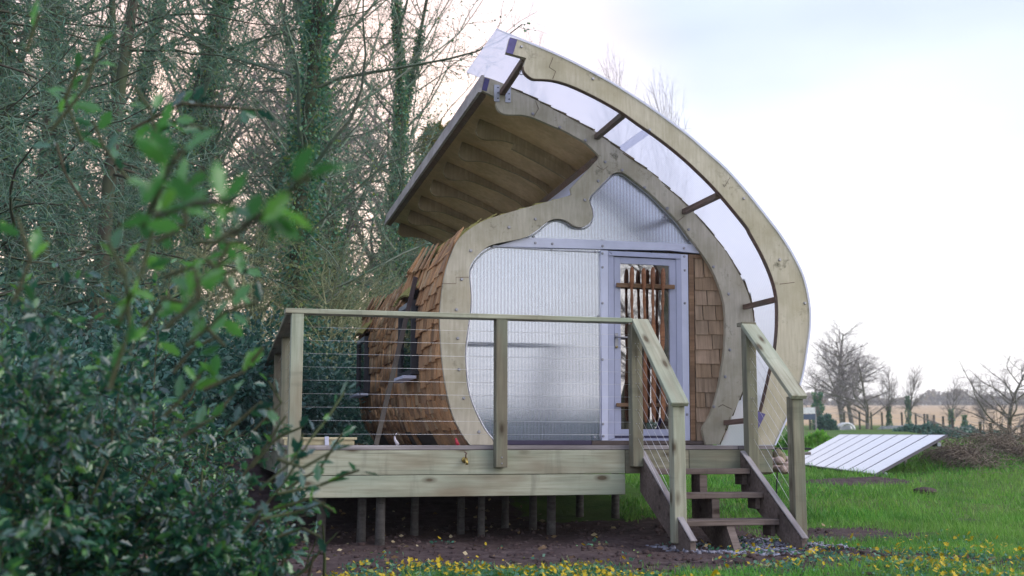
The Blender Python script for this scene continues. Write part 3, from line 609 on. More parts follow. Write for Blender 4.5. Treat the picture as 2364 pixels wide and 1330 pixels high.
# side wall and roof shingles
UV = np.array([(-.5, 0, 0), (.5, 0, 0), (.5, 1, 0), (-.5, 1, 0), (-.5, 0, 1), (.5, 0, 1), (.5, 1, .3), (-.5, 1, .3)], float)
UF = np.array([(0, 3, 2, 1), (4, 5, 6, 7), (0, 1, 5, 4), (1, 2, 6, 5), (2, 3, 7, 6), (3, 0, 4, 7)])
unit = {}
for mm in ('cedar_shingle', 'mossy_shingle', 'damp_shingle'): unit[mm] = py_mesh('shingle', UV, [tuple(f) for f in UF], mm)
def curve_sampler(P):
    P = np.array(P); d = np.r_[0, np.cumsum(np.linalg.norm(np.diff(P, axis=0), axis=1))]
    def f(q):
        q = min(max(q, 0), d[-1]-1e-4); p = np.array([np.interp(q, d, P[:, 0]), np.interp(q, d, P[:, 1])])
        a = max(q-.04, 0); bb = min(q+.04, d[-1]); v = np.array([np.interp(bb, d, P[:, 0])-np.interp(a, d, P[:, 0]), np.interp(bb, d, P[:, 1])-np.interp(a, d, P[:, 1])])
        return p, v/np.linalg.norm(v)
    return f, d[-1]
wf, wl = curve_sampler(armR)
WIN = [(1.10, 1.92), (4.55, 5.35)]                                # windows along the wall (behind the facade)
def bulge(q, t):
    e = sum(.13*math.exp(-((t-T_IN-(a+b_)/2)/.52)**2) for a, b_ in WIN)
    return e*math.exp(-((q-(wl*.56))/.30)**2)
def shingle_matrix(f, q, t, wid, ln, th_, side, tilt, tap, roll):
    p, v = f(q); n_ = np.array([-v[1], v[0]])*side; k = tap(t)
    o = p+n_*(bulge(q, t) if side > 0 else 0)
    X = Vector((0, -1 if side > 0 else 1, 0)); Y = Vector((v[0], 0, v[1])); Z = Vector((n_[0], 0, n_[1]))
    M = Matrix((X*wid, Y*ln, Z*th_)).transposed().to_4x4(); M.translation = Vector((o[0], t, o[1]*k))
    Rr = Matrix((X, Y, Z)).transposed().to_4x4()
    return Matrix.Translation(M.translation) @ Rr @ Matrix.Rotation(roll, 4, 'Z') @ Matrix.Rotation(-tilt, 4, 'X') @ Matrix.Diagonal((wid, ln, th_, 1)), Z.z
rng = random.Random(11); lst = []
q = -.02; row = 0
while q < wl-.05:
    exp_ = .162+rng.uniform(-.008, .008); t = T_IN+.03+rng.uniform(0, .03)
    while t < T_IN+LEN-.03:
        wid = rng.uniform(.085, .19); tm = t+wid/2; dt = tm-T_IN
        qq = q+.03*math.sin(dt*2.2+row*.3)+.02*dt*math.sin(row*1.1)+rng.uniform(-.018, .018)
        zc = wf(max(qq, 0))[0][1]
        inwin = any(a+.02 < dt < b_-.02 and .60 < zc < 1.42 for a, b_ in WIN)
        if not inwin and qq > -.03: lst.append((tm, max(qq, 0), wid*.97, exp_*1.75, row))
        t += wid
    q += exp_; row += 1
lst.sort(); V_all = []; F_all = []; MI = []
for i, (t, qq, wid, ln, row) in enumerate(lst):
    M, nz = shingle_matrix(wf, qq, t, wid, ln, .021*rng.uniform(.7, 1.35), 1, R(5.0)*rng.uniform(.6, 1.5), taper, rng.uniform(-.05, .05))
    mm = 'mossy_shingle' if (nz > .72 or (nz > .42 and row % 2 == 0)) else 'cedar_shingle'
    if i < 300: link('shingle', unit[mm], cabin, LOC @ M)
    else:
        A = np.array(M); P = UV @ A[:3, :3].T + A[:3, 3]; F_all.append(UF+8*len(V_all)); V_all.append(P); MI += [['cedar_shingle', 'mossy_shingle', 'damp_shingle'].index(mm)]*6
link('shingles', fast_mesh('shingles', np.concatenate(V_all), np.concatenate(F_all), ['cedar_shingle', 'mossy_shingle', 'damp_shingle'], mi=MI), cabin, LOC, 'stuff')
rf, rl = curve_sampler(np.array(roof_out)[::-1]); V_all = []; F_all = []
q = .0
while q < rl-.24:
    t = T_IN-.03+rng.uniform(0, .015)
    while t < T_IN+LEN:
        wid = rng.uniform(.09, .17); M, nz = shingle_matrix(rf, q+rng.uniform(-.01, .01), t+wid/2, wid*.97, .27, .013, -1, R(3.5), taper, rng.uniform(-.02, .02))
        A = np.array(M); F_all.append(UF+8*len(V_all)); V_all.append(UV @ A[:3, :3].T + A[:3, 3]); t += wid
    q += .15
link('roof_shingles', fast_mesh('roof_shingles', np.concatenate(V_all), np.concatenate(F_all), 'damp_shingle'), cabin, LOC, 'stuff')
# side windows under eyebrow hoods
for a, b_ in WIN:
    k = taper(T_IN+a); s_l = min(p[0] for p in armR)-.035; t0, t1 = T_IN+a, T_IN+b_; zb, zt = .68*k, 1.40*k
    win = link('window', py_mesh('window', *prism([(s_l+.02, zb), (s_l+.10, zb), (s_l+.24, zt+.04), (s_l+.02, zt)], t0, t1), 'dark_window'), cabin, LOC)
    def wb(name, p0, p1, w_, h_, m): return timber(name, p0, p1, w_, h_, m, win, (0, 0, 1) if abs(p1[2]-p0[2]) < .1 else (1, 0, 0), bev=.003)
    wb('frame_bar', (s_l, t0+.02, zb), (s_l, t0+.02, zt), .045, .05, 'dark_window'); wb('frame_bar', (s_l, t1-.02, zb), (s_l, t1-.02, zt), .045, .05, 'dark_window')
    wb('frame_bar', (s_l-.001, t0+.045, zt-.02), (s_l-.001, t1-.045, zt-.02), .05, .05, 'galvanised'); wb('frame_bar', (s_l-.001, t0+.045, zb+.02), (s_l-.001, t1-.045, zb+.02), .05, .05, 'dark_window')
    wb('sill', (s_l-.04, t0-.03, zb-.03), (s_l-.04, t1+.03, zb-.03), .13, .03, 'lavender_white')
    link('pane', py_mesh('pane', *prism([(s_l+.004, zb+.04), (s_l+.010, zb+.04), (s_l+.010, zt-.04), (s_l+.004, zt-.04)], t0+.04, t1-.04), 'window_glass'), win, LOC)
    # hood
    for i in range(9):
        tm = t0-.06+(b_-a+.12)*(i+.5)/9; arch = .05*math.sin(math.pi*(i+.5)/9)
        M = Matrix.Translation((s_l-.06+.0*arch, tm, zt+.015+arch)) @ Matrix((Vector((0, -1, 0)), Vector((.55, 0, .84)), Vector((-.84, 0, .55)))).transposed().to_4x4() @ Matrix.Rotation(R(-3), 4, 'X') @ Matrix.Diagonal((.1, .3, .018, 1))
        link('hood_shingle', unit['mossy_shingle'], win, LOC @ M)
rt2 = [tuple(p) for p in offset(resample(top, .12), -.12) if p[0] > 2.2]; rt3 = [tuple(p) for p in offset(resample(top, .12), -.24) if p[0] > 2.2]
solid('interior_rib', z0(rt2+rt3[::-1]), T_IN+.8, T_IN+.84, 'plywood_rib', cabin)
fl = [(1.7, .0), (3.95, .0), (3.95, .012), (1.7, .012)]
solid('floor', fl, T_IN+.06, T_IN+LEN-.02, 'lining', cabin)

# ------------------------------------------------------------------ deck
deck = thing('deck', 'raised pine deck with wire-strung balustrade in front of the cabin', 'deck', LOC)
WR = 3.955
for k in range(55):
    t0 = .095+k*.148; ln = WR if k < 40 else 2.6
    o = timber('deck_board', (-.02+.014*random.random(), t0+.07, -.0165), (ln if k else 3.63, t0+.07, -.0165-.0006*(k % 3)), .142, .033, 'weathered_grey', deck)
    if k == 0: timber('deck_board', (3.634, t0+.07, -.0165), (WR, t0+.07, -.0165), .142, .033, 'weathered_grey', deck)
    if t0 > 8.1: break
timber('fascia_board', (.0, .1185, -.127), (2.66, .1185, -.127), .045, .183, 'treated_pine_pale', deck)
timber('fascia_board', (2.663, .1185, -.127), (3.2, .1185, -.127), .045, .183, 'treated_pine', deck)
timber('fascia_board', (3.203, .1185, -.127), (WR-.02, .1185, -.127), .045, .183, 'treated_pine', deck)
timber('fascia_board', (.0, .120, -.302), (2.66, .120, -.302), .045, .160, 'treated_pine_pale', deck)
timber('fascia_board', (WR-.042, .145, -.127), (WR-.042, 5.0, -.127), .045, .183, 'treated_pine', deck)
timber('fascia_board', (.022, .145, -.127), (.022, 8.2, -.127), .045, .183, 'treated_pine', deck)
for k in range(6): timber('joist', (.05, 1.0+k*1.3, -.13), (WR-.07, 1.0+k*1.3, -.13), .045, .17, 'old_tread', deck)
def gz(s, t):
    p = LOC @ Vector((s, t, 0)); return float(height(p.x, p.y))-.74
for x, t, r in ((742, .55, .035), (835, .5, .034), (878, .28, .036), (957, .75, .032), (1064, .8, .030), (1111, .62, .028), (1166, 1.15, .030), (1230, .95, .032), (1272, .7, .036), (1338, 1.9, .035), (1420, 1.5, .035)):
    s, _ = onT(x, 1150, t); zg = gz(s, t)-.05
    o = link('stilt', tube_mesh('stilt', [(s, t, zg), (s+.004, t, zg*.5), (s, t, -.036)], [r*1.08, r, r*.98], 'stilt_wood', 10), deck, LOC)
PW = .09
def post(s, t, z0_, z1_, parent=deck, m='treated_pine', pw=PW):
    return timber('post', (s, t, z0_), (s, t, z1_), pw, pw, m, parent, (0, 1, 0))
sm, _ = onT(1154, 900, .05); sl, _ = onT(1467, 900, .05); sr, _ = onT(1731, 900, .05)
post(.085, .05, -.30, .966, m='treated_pine_pale'); post(sm+.005, .05, -.165, .966); post(sl, .05, -.165, .955); post(sr, .05, -.20, .955)
side = [(.085+.02*t_+.012, t_) for t_ in (2.0, 3.95, 6.0, 8.05)]
for s, t_ in side: post(s, t_, -.30, .966)
timber('handrail', (-.005, .07, .984), (2.70, .07, .984), .142, .036, 'treated_pine_pale', deck)
timber('handrail', (.08, .142, .983), (.08+.02*8.2, 8.25, .983), .142, .036, 'treated_pine', deck)
for k in range(9):
    z = .083+.0985*k
    wire('wire', (.085, .05, z), (sm, .05, z), .0012, deck); wire('wire', (sm, .05, z), (sl, .05, z), .0012, deck)
    for i in range(4):
        s0, t0 = (.085, .05) if i == 0 else side[i-1]; wire('wire', (s0, t0, z), (side[i][0], side[i][1], z), .0012, deck)
for z in (-.09, -.135): link('bolt', bolt_me, deck, LOC @ Matrix.Translation((sm+.005, .002, z)) @ Matrix.Rotation(R(90), 4, 'X') @ Matrix.Scale(.45, 4))

# ------------------------------------------------------------------ steps
steps = thing('staircase', 'three open wooden steps with wire-strung handrails leading up to the deck', 'staircase', LOC)
SL, SR = 2.80, 3.665
GZ = -.755
def stringer(s, w_, m='old_tread', top_t=.09):
    V = [(s, top_t, -.06), (s, top_t, -.36), (s, -.73, GZ-.03), (s, -.885, GZ-.03), (s, -.885, GZ+.075)]
    poly = [(t_, z) for _, t_, z in V]
    P = [(s-w_/2, t_, z) for t_, z in poly]+[(s+w_/2, t_, z) for t_, z in poly]; n = len(poly)
    Fa = [tuple(range(n)), tuple(range(n, 2*n))[::-1]]+[(i, n+i, n+(i+1) % n, (i+1) % n)[::-1] for i in range(n)]
    return link('stringer', py_mesh('stringer', P, Fa, m), steps, LOC)
stringer(SL, .042); stringer(SR, .042)
timber('stringer_cap', (SL, .085, -.045), (SL, -.9, GZ+.09), .05, .012, 'weathered_grey', steps); timber('stringer_cap', (SR, .085, -.045), (SR, -.9, GZ+.09), .05, .012, 'weathered_grey', steps)
# centre stringer, stepped and set below the treads
cen = [(.08, -.228), (.08, -.56), (-.40, GZ-.03), (-.70, GZ-.03), (-.555, -.594), (-.308, -.594), (-.308, -.406), (-.088, -.406), (-.088, -.228)]
cs = 3.24; n = len(cen); P = [(cs-.03, *c_) for c_ in cen]+[(cs+.03, *c_) for c_ in cen]
tri = tessellate_polygon([[Vector((a_, b_, 0)) for a_, b_ in cen]])
link('centre_stringer', py_mesh('centre_stringer', P, [tuple(x) for x in tri]+[(c_+n, b_+n, a_+n) for a_, b_, c_ in tri]+[(i, n+i, n+(i+1) % n, (i+1) % n) for i in range(n)], 'old_tread'), steps, LOC)
for k, (z, t_) in enumerate(((-.182, -.09), (-.360, -.31), (-.548, -.555))):
    timber('tread', (SL+.024, t_+.115, z-.021), (SR-.024, t_+.115, z-.021), .235, .042, 'old_tread', steps)
    timber('cleat', (SR-.045, t_+.06, z-.085), (SR-.045, t_+.20, z-.085), .04, .085, 'old_tread', steps); timber('cleat', (SL+.045, t_+.06, z-.085), (SL+.045, t_+.20, z-.085), .04, .085, 'old_tread', steps)
lf, _ = onT(1560, 1000, -.60); rf_, _ = onT(1834, 1000, -.55)
post(lf, -.62, -.70, .335, steps, 'treated_pine_pale', .094); post(rf_, -.57, -.70, .37, steps, 'treated_pine', .094)
hs, _ = onT(1488, 735, 0); 
he0, he1 = onT(1547, 938, -.70), onT(1592, 934, -.70); hr0, hr1 = onT(1820, 921, -.64), onT(1868, 918, -.64)
lc = (he0[0]+he1[0])/2; rc = (hr0[0]+hr1[0])/2
def sloped(name, p0, p1): return timber(name, p0, p1, .142, .036, 'treated_pine_pale', steps, (0, 0, 1))
sloped('handrail', (2.772, .03, .988), (lc, -.70, he0[1]+.012)); sloped('handrail', (sr+.005, .055, .975), (rc, -.645, hr0[1]+.012))
timber('handrail', (sr-.06, .09, .984), (sr+.07, .09, .984), .10, .034, 'treated_pine', steps)
for k in range(8):
    zt = .80-.105*k; dz = -.66*.92
    wire('wire', (sl, .02, zt-.0), (lf, -.6, zt+dz), .0013, steps)
    wire('wire', (sr, .02, zt-.0), (rf_, -.55, zt+dz*.95), .0013, steps)
for k in range(7):
    for s_ in (sl, sr):
        for dx in (-.012, .012): link('staple', bolt_me, steps, LOC @ Matrix.Translation((s_+dx, .003, .80-.105*k)) @ Matrix.Rotation(R(90), 4, 'X') @ Matrix.Scale(.28, 4))

# brass tap on the fascia
s, z = onT(1073, 1062, .09)
tap = thing('tap', 'small brass garden tap on the deck fascia board', 'tap', LOC @ Matrix.Translation((s, .094, z)))
link('body', tube_mesh('body', [(0, .002, 0), (0, -.02, 0), (.0, -.05, .002), (.002, -.068, -.012), (.002, -.07, -.035)], [.014, .014, .012, .011, .012], 'brass', 8), tap)
link('flange', tube_mesh('flange', [(0, .002, 0), (0, -.006, 0)], .024, 'brass', 10), tap)
link('handle', tube_mesh('handle', [(0, -.04, .005), (.0, -.04, .04), (.006, -.042, .05), (-.012, -.04, .062)], [.006, .006, .007, .005], 'brown_timber', 6), tap)
# things on the deck by the side wall
p0 = (onT(868, 1027, 1.55)[0], 1.55, .0); s1, z1 = onT(960, 640, 1.75)
pole = thing('pole', 'dark rusty pole leaning against the shingled side wall', 'pole', LOC @ Matrix.Translation(p0))
timber('shaft', p0, (s1, 1.75, z1), .042, .02, 'dark_pole', pole, (0, 1, 0), bev=.002)
sh_, zh = onT(918, 1024, 1.0)
horn = tube_mesh('horn', [(0, 0, .0), (-.012, 0, .03), (-.028, 0, .055), (-.033, 0, .085), (-.022, 0, .11), (-.006, 0, .125)], [.022, .017, .013, .009, .006, .002], 'bone', 8)
o = link('horn', horn, None, LOC @ Matrix.Translation((sh_, 1.0, .003)) @ Matrix.Scale(.8, 4)); tag(o, 'small curved white horn standing on the deck by the side wall', 'horn')
box = thing('planter', 'long low planter of pale planks on the deck behind the balustrade', 'planter', LOC @ Matrix.Translation((.1, 1.4, 0)))
a = onT(690, 1010, 1.5)[0]; bq = onT(818, 1010, 1.5)[0]
timber('plank', (a-.1, 1.5, .022), (bq, 1.5, .022), .03, .042, 'pale_plank', box); timber('plank', (a-.14, 1.5, .058), (bq+.02, 1.5, .058), .07, .022, 'pale_plank', box); timber('plank', (a-.1, 1.9, .03), (bq+.03, 1.9, .03), .03, .058, 'pale_plank', box)
a_, z_ = onT(755, 1007, 1.47); timber('marker', (a_, 1.462, .0), (a_-.004, 1.462, .075), .035, .01, 'lavender_white', box, (0, 1, 0))
rg = onT(1058, 1012, 1.15); rag = link('rag', tube_mesh('rag', [(0, 0, .0), (-.012, .005, .03), (-.02, 0, .06)], [.018, .014, .006], 'red_tape', 6), None, LOC @ Matrix.Translation((rg[0]-.0, 1.16, .002))); tag(rag, 'scrap of red cloth at the foot of the plywood frame', 'cloth scrap')

# ------------------------------------------------------------------ small things right of the deck
def wz(x, y): return float(height(x, y))
p = atY(1838, 1036, 11.6); tb = thing('side_table', 'small dark table with splayed thin legs beyond the right end of the deck', 'table', Matrix.Translation((p.x, p.y, wz(p.x, p.y))))
def wt(name, p0, p1, w_, h_, m, parent, up=(0, 0, 1)): return timber(name, p0, p1, w_, h_, m, parent, up, False)
wt('table_top', (p.x-.22, p.y, p.z), (p.x+.11, p.y+.03, p.z), .3, .022, 'black_metal', tb); wt('shelf', (p.x+.0, p.y, p.z-.045), (p.x+.1, p.y+.01, p.z-.045), .28, .03, 'weathered_grey', tb)
for dx, lx in ((-.2, -.05), (.08, .0), (-.02, .02)): wt('leg', (p.x+dx, p.y-.1+.2*(dx > 0), p.z-.01), (p.x+dx+lx, p.y-.12+.2*(dx > 0), wz(p.x, p.y)-.02), .014, .014, 'black_metal', tb, (0, 1, 0))
def rock(r, seed, m, sq=.7):
    bm = bmesh.new(); bmesh.ops.create_icosphere(bm, subdivisions=2, radius=r); rg_ = random.Random(seed)
    of = [Vector((rg_.uniform(-1, 1), rg_.uniform(-1, 1), rg_.uniform(-1, 1))).normalized() for _ in range(7)]
    for v in bm.verts:
        n_ = v.co.normalized(); k = 1
        for o_ in of: k -= .22*max(0, n_.dot(o_)-.55)
        v.co *= k*rg_.uniform(.95, 1.05); v.co.z *= sq
    me = bpy.data.meshes.new('rock'); bm.to_mesh(me); bm.free(); me.materials.append(MATS[m]); return me
heap = thing('rubble_heap', 'pale pinkish heap of rubble and soil beside the right end of the deck', 'rubble heap', Matrix.Translation((2.4, 10.9, wz(2.4, 10.9))))
rr = random.Random(5)
for i in range(42):
    px = rr.uniform(1752, 1828); py = rr.uniform(1050, 1078); Y = rr.uniform(10.6, 11.4); q_ = atY(px, py, Y); zz = max(wz(q_.x, q_.y)-.02, q_.z-.04)
    link('rubble_piece', rock(rr.uniform(.025, .065), i, 'rubble'), heap, Matrix.Translation((q_.x, q_.y, zz)))
p = atY(1798, 1060, 11.1); o = link('sack', rock(.075, 77, 'sacking', 1.5), None, Matrix.Translation((p.x, p.y, p.z+.0))); tag(o, 'slumped brown sack on the rubble below the small table', 'sack')

# ------------------------------------------------------------------ solar array
A_, B_ = Vector((4.72, 15.3, .36)), Vector((5.02, 21.4, .42)); C_, D_ = Vector((5.95, 16.0, .885)), Vector((6.20, 22.1, .945))
solar = thing('solar_array', 'tilted ground-mounted solar array of pale reflecting panels on the lawn', 'solar array', Matrix.Translation(A_))
nrm = (B_-A_).cross(C_-A_).normalized(); nrm = nrm if nrm.z > 0 else -nrm
for k in range(8):
    u0, u1 = k/8+.003, (k+1)/8-.003
    a, b_, c_, d_ = A_.lerp(B_, u0), A_.lerp(B_, u1), C_.lerp(D_, u1), C_.lerp(D_, u0); dn = nrm*.035
    V = [a, b_, c_, d_, a-dn, b_-dn, c_-dn, d_-dn]; V = [v-A_ for v in V]
    fr = link('panel', py_mesh('panel', V, [(0, 1, 2, 3), (7, 6, 5, 4), (0, 4, 5, 1), (1, 5, 6, 2), (2, 6, 7, 3), (3, 7, 4, 0)], 'panel_frame'), solar)
    cen_ = sum((v for v in V[:4]), Vector())/4; G = [cen_+(v-cen_)*.965+nrm*.003 for v in V[:4]]; link('glass', py_mesh('glass', G+[g-nrm*.002 for g in G], [(0, 1, 2, 3), (7, 6, 5, 4)], 'solar_glass'), fr)
wt('rail', C_-nrm*.07-(C_-A_)*.14+Vector((0, .02, 0)), D_-nrm*.06-(D_-B_)*.08, .05, .05, 'galvanised', solar); wt('rail', A_-nrm*.07+(C_-A_)*.12+Vector((0, .02, 0)), B_-nrm*.06+(D_-B_)*.10, .05, .05, 'galvanised', solar)
for u in (.25, .5, .75, .97):
    p = C_.lerp(D_, u)-(C_-A_)*.14; wt('leg', (p.x, p.y, p.z-.09), (p.x, p.y, wz(p.x, p.y)-.1), .04, .04, 'weathered_grey', solar, (0, 1, 0))

# ------------------------------------------------------------------ vegetation generators
def tubes(segs, sides):
    """segs: array (n,8) p0 p1 r0 r1 -> V,F"""
    S = np.asarray(segs, float); n = len(S); d = S[:, 3:6]-S[:, :3]; d /= np.linalg.norm(d, axis=1)[:, None]+1e-9
    up = np.where(np.abs(d[:, 2:3]) < .9, np.array([[0, 0, 1.]]), np.array([[1., 0, 0]])); u = np.cross(d, up); u /= np.linalg.norm(u, axis=1)[:, None]+1e-9; v = np.cross(d, u)
    an = np.arange(sides)*2*np.pi/sides; ca, sa = np.cos(an), np.sin(an)
    ring = u[:, None, :]*ca[None, :, None]+v[:, None, :]*sa[None, :, None]
    V = np.concatenate([S[:, None, :3]+ring*S[:, None, 6:7], S[:, None, 3:6]+ring*S[:, None, 7:8]], 1).reshape(-1, 3)
    j = np.arange(sides); j2 = (j+1) % sides; base = (np.arange(n)*2*sides)[:, None]
    Fa = np.stack([base+j, base+j2, base+sides+j2, base+sides+j], -1).reshape(-1, 4); return V, Fa
def seg_mesh(name, segs, sides, m):
    V, Fa = tubes(segs, sides); return fast_mesh(name, V, Fa, m, True)
def leaf_mesh(name, P, D, size, m, wr=.45, shape='diamond', rs=None):
    """leaves at P pointing along D"""
    rs = rs or np.random.RandomState(1); n = len(P); D = D/(np.linalg.norm(D, axis=1)[:, None]+1e-9); rv = rs.normal(size=(n, 3)); S = np.cross(D, rv); S /= np.linalg.norm(S, axis=1)[:, None]+1e-9
    Nn = np.cross(S, D); size = np.broadcast_to(size, (n,))[:, None]
    V = np.stack([P, P+D*size*.5+S*size*wr*.5+Nn*size*.06, P+D*size, P+D*size*.5-S*size*wr*.5+Nn*size*.06], 1).reshape(-1, 3)
    Fa = np.arange(n*4).reshape(n, 4); return fast_mesh(name, V, Fa, m)
def grow(rs, P, max_seg=60000):
    """P: dict of per level lists. returns list of (level, p0,p1,r0,r1) and tips"""
    out = []; stack = [(0, np.array(P.get('base', (0, 0, 0)), float), np.array(P.get('dir', (0, 0, 1.)), float), P['len'][0], P['rad'][0])]
    while stack and len(out) < max_seg:
        lv, p, d, L, r = stack.pop(); n = P['seg'][lv]; sl_ = L/n; r0 = r; last = lv == len(P['len'])-1
        kids = 0 if last else P['kids'][lv]*rs.uniform(.8, 1.2)*(L/P['len'][lv])
        start = P['start'][lv] if not last else 1; acc = rs.rand()
        for i in range(n):
            r1 = r*(1-(1-P['tip'][lv])*(i+1)/n); d = d+rs.normal(size=3)*P['wig'][lv]; d[2] += P['up'][lv]; d /= np.linalg.norm(d)
            q = p+d*sl_; out.append((lv, *p, *q, r0, r1)); u = (i+1)/n
            if not last and u > start:
                acc += kids/(n*(1-start))
                while acc >= 1:
                    acc -= 1; w = rs.rand(); bp = p+(q-p)*w
                    ax = np.cross(d, rs.normal(size=3)); ax /= np.linalg.norm(ax)+1e-9; an = P['ang'][lv]*rs.uniform(.75, 1.25)
                    cd = d*math.cos(an)+ax*math.sin(an)
                    if P.get('flat', 0) and lv == 0: cd[2] *= (1-P['flat']); cd /= np.linalg.norm(cd)
                    if P.get('flat2', 0) and lv >= 1: cd[2] *= (1-P['flat2']); cd /= np.linalg.norm(cd)
                    shape = P['prof'](u) if lv == 0 else (1.05-.6*u)
                    cl = P['len'][lv+1]*shape*rs.uniform(.65, 1.25)
                    if cl > .03: stack.append((lv+1, bp, cd, cl, min(r1*.75, P['rad'][lv+1]*rs.uniform(.7, 1.2)*max(.4, shape))))
            p = q; r0 = r1
        
    return out
def split(out):
    A = np.array([o[1:] for o in out]); L = np.array([o[0] for o in out]); return A, L
def ivy_points(rs, A, L, zmax, n, spread, lv=0):
    S = A[(L <= lv) & (A[:, 2] < zmax)]; ln = np.linalg.norm(S[:, 3:6]-S[:, :3], axis=1); pr = ln*(S[:, 6]+.08); i = rs.choice(len(S), n, p=pr/pr.sum()); w = rs.rand(n)[:, None]
    P = S[i, :3]*(1-w)+S[i, 3:6]*w; off = rs.normal(size=(n, 3)); off[:, 2] *= .5; off /= np.linalg.norm(off, axis=1)[:, None]
    fade = np.clip(1.15-P[:, 2:3]/zmax, .25, 1); P = P+off*(S[i, 6:7]+spread*np.abs(rs.normal(size=(n, 1)))*fade); D = off+np.array([0, 0, -.5])+rs.normal(size=(n, 3))*.4; return P, D
def make_tree(name, label, cat, out, trunk_lv, mats, sides=(7, 5, 3), leaves=None, group=None):
    A, L = split(out); root = thing(name, label, cat, Matrix.Identity(4), group)
    V1, F1 = tubes(A[L == 0], sides[0]); V2, F2 = (tubes(A[(L > 0) & (L <= trunk_lv)], sides[1]) if trunk_lv > 0 else (np.zeros((0, 3)), np.zeros((0, 4), int)))
    me = fast_mesh('trunk', np.concatenate([V1, V2]), np.concatenate([F1, F2+len(V1)]), mats[0], True); link('trunk', me, root)
    link('crown', seg_mesh('crown', A[L > trunk_lv], sides[2], mats[1]), root)
    for nm, P, D, sz, m, wr in (leaves or []): link(nm, leaf_mesh(nm, P, D, sz, m, wr, rs=np.random.RandomState(4)), root)
    return root
def place(root, x, y, rz=0, sc=1, dz=-.05): return Matrix.Translation((x, y, wz(x, y)+dz)) @ Matrix.Rotation(rz, 4, 'Z') @ Matrix.Scale(sc, 4)
used = set()
def put(root, M, label=None, group=None):
    if root.name not in used:
        used.add(root.name); root.matrix_world = M; reg(root, M)
        if label: root['label'] = label
        if group: root['group'] = group
        return root
    return copy_tree(root, M, label, group)

# ---- woodland on the left
PI = math.pi
def larch(seed, H=13):
    rs = np.random.RandomState(seed)
    P = dict(len=[H, 3.6, 1.25, .42], rad=[.13, .028, .010, .0056], seg=[14, 9, 5, 3], kids=[70, 15, 8], start=[.06, .12, .1], tip=[.15, .25, .4, .6], wig=[.025, .10, .16, .2], up=[.01, -.012, -.045, -.09], ang=[1.45, .85, .75], flat=.25, flat2=.25,
             prof=lambda u: (1.15-.9*u)*(.55+.45*min(1, u*5)))
    return grow(rs, P, 90000), rs
def pine_leaf(out, rs, n, lv=3, size=(.05, .12)):
    A, L = split(out); S = A[L >= lv]; i = rs.randint(0, len(S), n); w = rs.rand(n)[:, None]; P = S[i, :3]*(1-w)+S[i, 3:6]*w; D = S[i, 3:6]-S[i, :3]; D = D/np.linalg.norm(D, axis=1)[:, None]+rs.normal(size=(n, 3))*.7
    return P, D, rs.uniform(*size, n)
conifers = []
for k, sd in enumerate((21, 22)):
    out, rs = larch(sd); P, D, sz = pine_leaf(out, rs, 17000, 3, (.05, .13))
    conifers.append(make_tree('conifer', 'tall conifer with drooping grey-green twigs among the trees left of the cabin', 'tree', out, 1, ('bark', 'grey_twig'), (7, 4, 3), [('needles', P, D, sz, 'needle', .16)]))
def ivytree(seed, H=15, lean=0):
    rs = np.random.RandomState(seed)
    P = dict(len=[H, 3.0, 1.25, .55], rad=[.14, .028, .012, .0075], seg=[18, 8, 5, 3], kids=[38, 11, 7], start=[.16, .12, .1], tip=[.25, .25, .35, .5], wig=[.035, .13, .17, .2], up=[.02, .05, .02, -.02], ang=[1.0, .75, .7], dir=(lean, 0, 1), prof=lambda u: .75+.65*math.sin(u*3.0))
    return grow(rs, P, 60000), rs
ivys = []
for k, sd in enumerate((31, 33, 37)):
    out, rs = ivytree(sd, 15, (-.03, .04, .0)[k]); A, L = split(out); P, D = ivy_points(rs, A, L, 12.0, 12000, .17, 0); P2, D2, s2 = pine_leaf(out, rs, 5000, 2, (.03, .065)); n2 = (P2[:, 2] < 12)
    ivys.append(make_tree('ivy_tree', 'bare tree with an ivy-wrapped trunk among the trees left of the cabin', 'tree', out, 0, ('bark', 'twig'), (8, 5, 3), [('ivy', np.r_[P, P2[n2]], np.r_[D, D2[n2]], np.r_[rs.uniform(.04, .09, len(P)), s2[n2]], 'ivy_leaf', .7)]))
G1 = 'woodland trees left of the cabin'
LC, LI = 'tall conifer with drooping grey-green twigs among the trees left of the cabin', 'bare tree with an ivy-wrapped trunk among the trees left of the cabin'
def px2x(px, Y): return (px-CX)/F*Y*.993
rw = random.Random(9)
ORD = 'first second third fourth fifth sixth seventh eighth ninth tenth eleventh twelfth thirteenth fourteenth fifteenth sixteenth seventeenth eighteenth nineteenth twentieth twenty-first'.split()
CON = ((-45, 12.0, .85), (-170, 14, 1), (195, 15.5, .92), (90, 18, .95), (-60, 27, 1.1), (150, 26, 1.0), (280, 19, .9))
CX_ = sorted(c_[0] for c_ in CON)
for px, Y, sc in CON:
    put(conifers[rw.randint(0, 1)], place(None, px2x(px, Y), Y, rw.uniform(0, 6.3), sc), 'conifer with drooping grey-green twigs, '+ORD[CX_.index(px)]+' from the left of those above the holly', G1)
IVY = ((935, 27, 1.10, 'ivy-clad tree with bare crown standing just left of the canopy tip'), (672, 20, 1.12, 'thick ivy-covered trunk rising straight behind the balustrade corner'), (800, 24, 1.05, 'ivy-smothered tree between the thick trunk and the one by the canopy'), (848, 31, .9, None), (560, 27, .85, None), (725, 28, .9, None), (430, 24, .95, None), (250, 26, 1.0, None), (345, 21, 1.0, None), (140, 22, 1.05, None), (20, 19, 1.0, None))
IX_ = sorted(c_[0] for c_ in IVY if not c_[3])
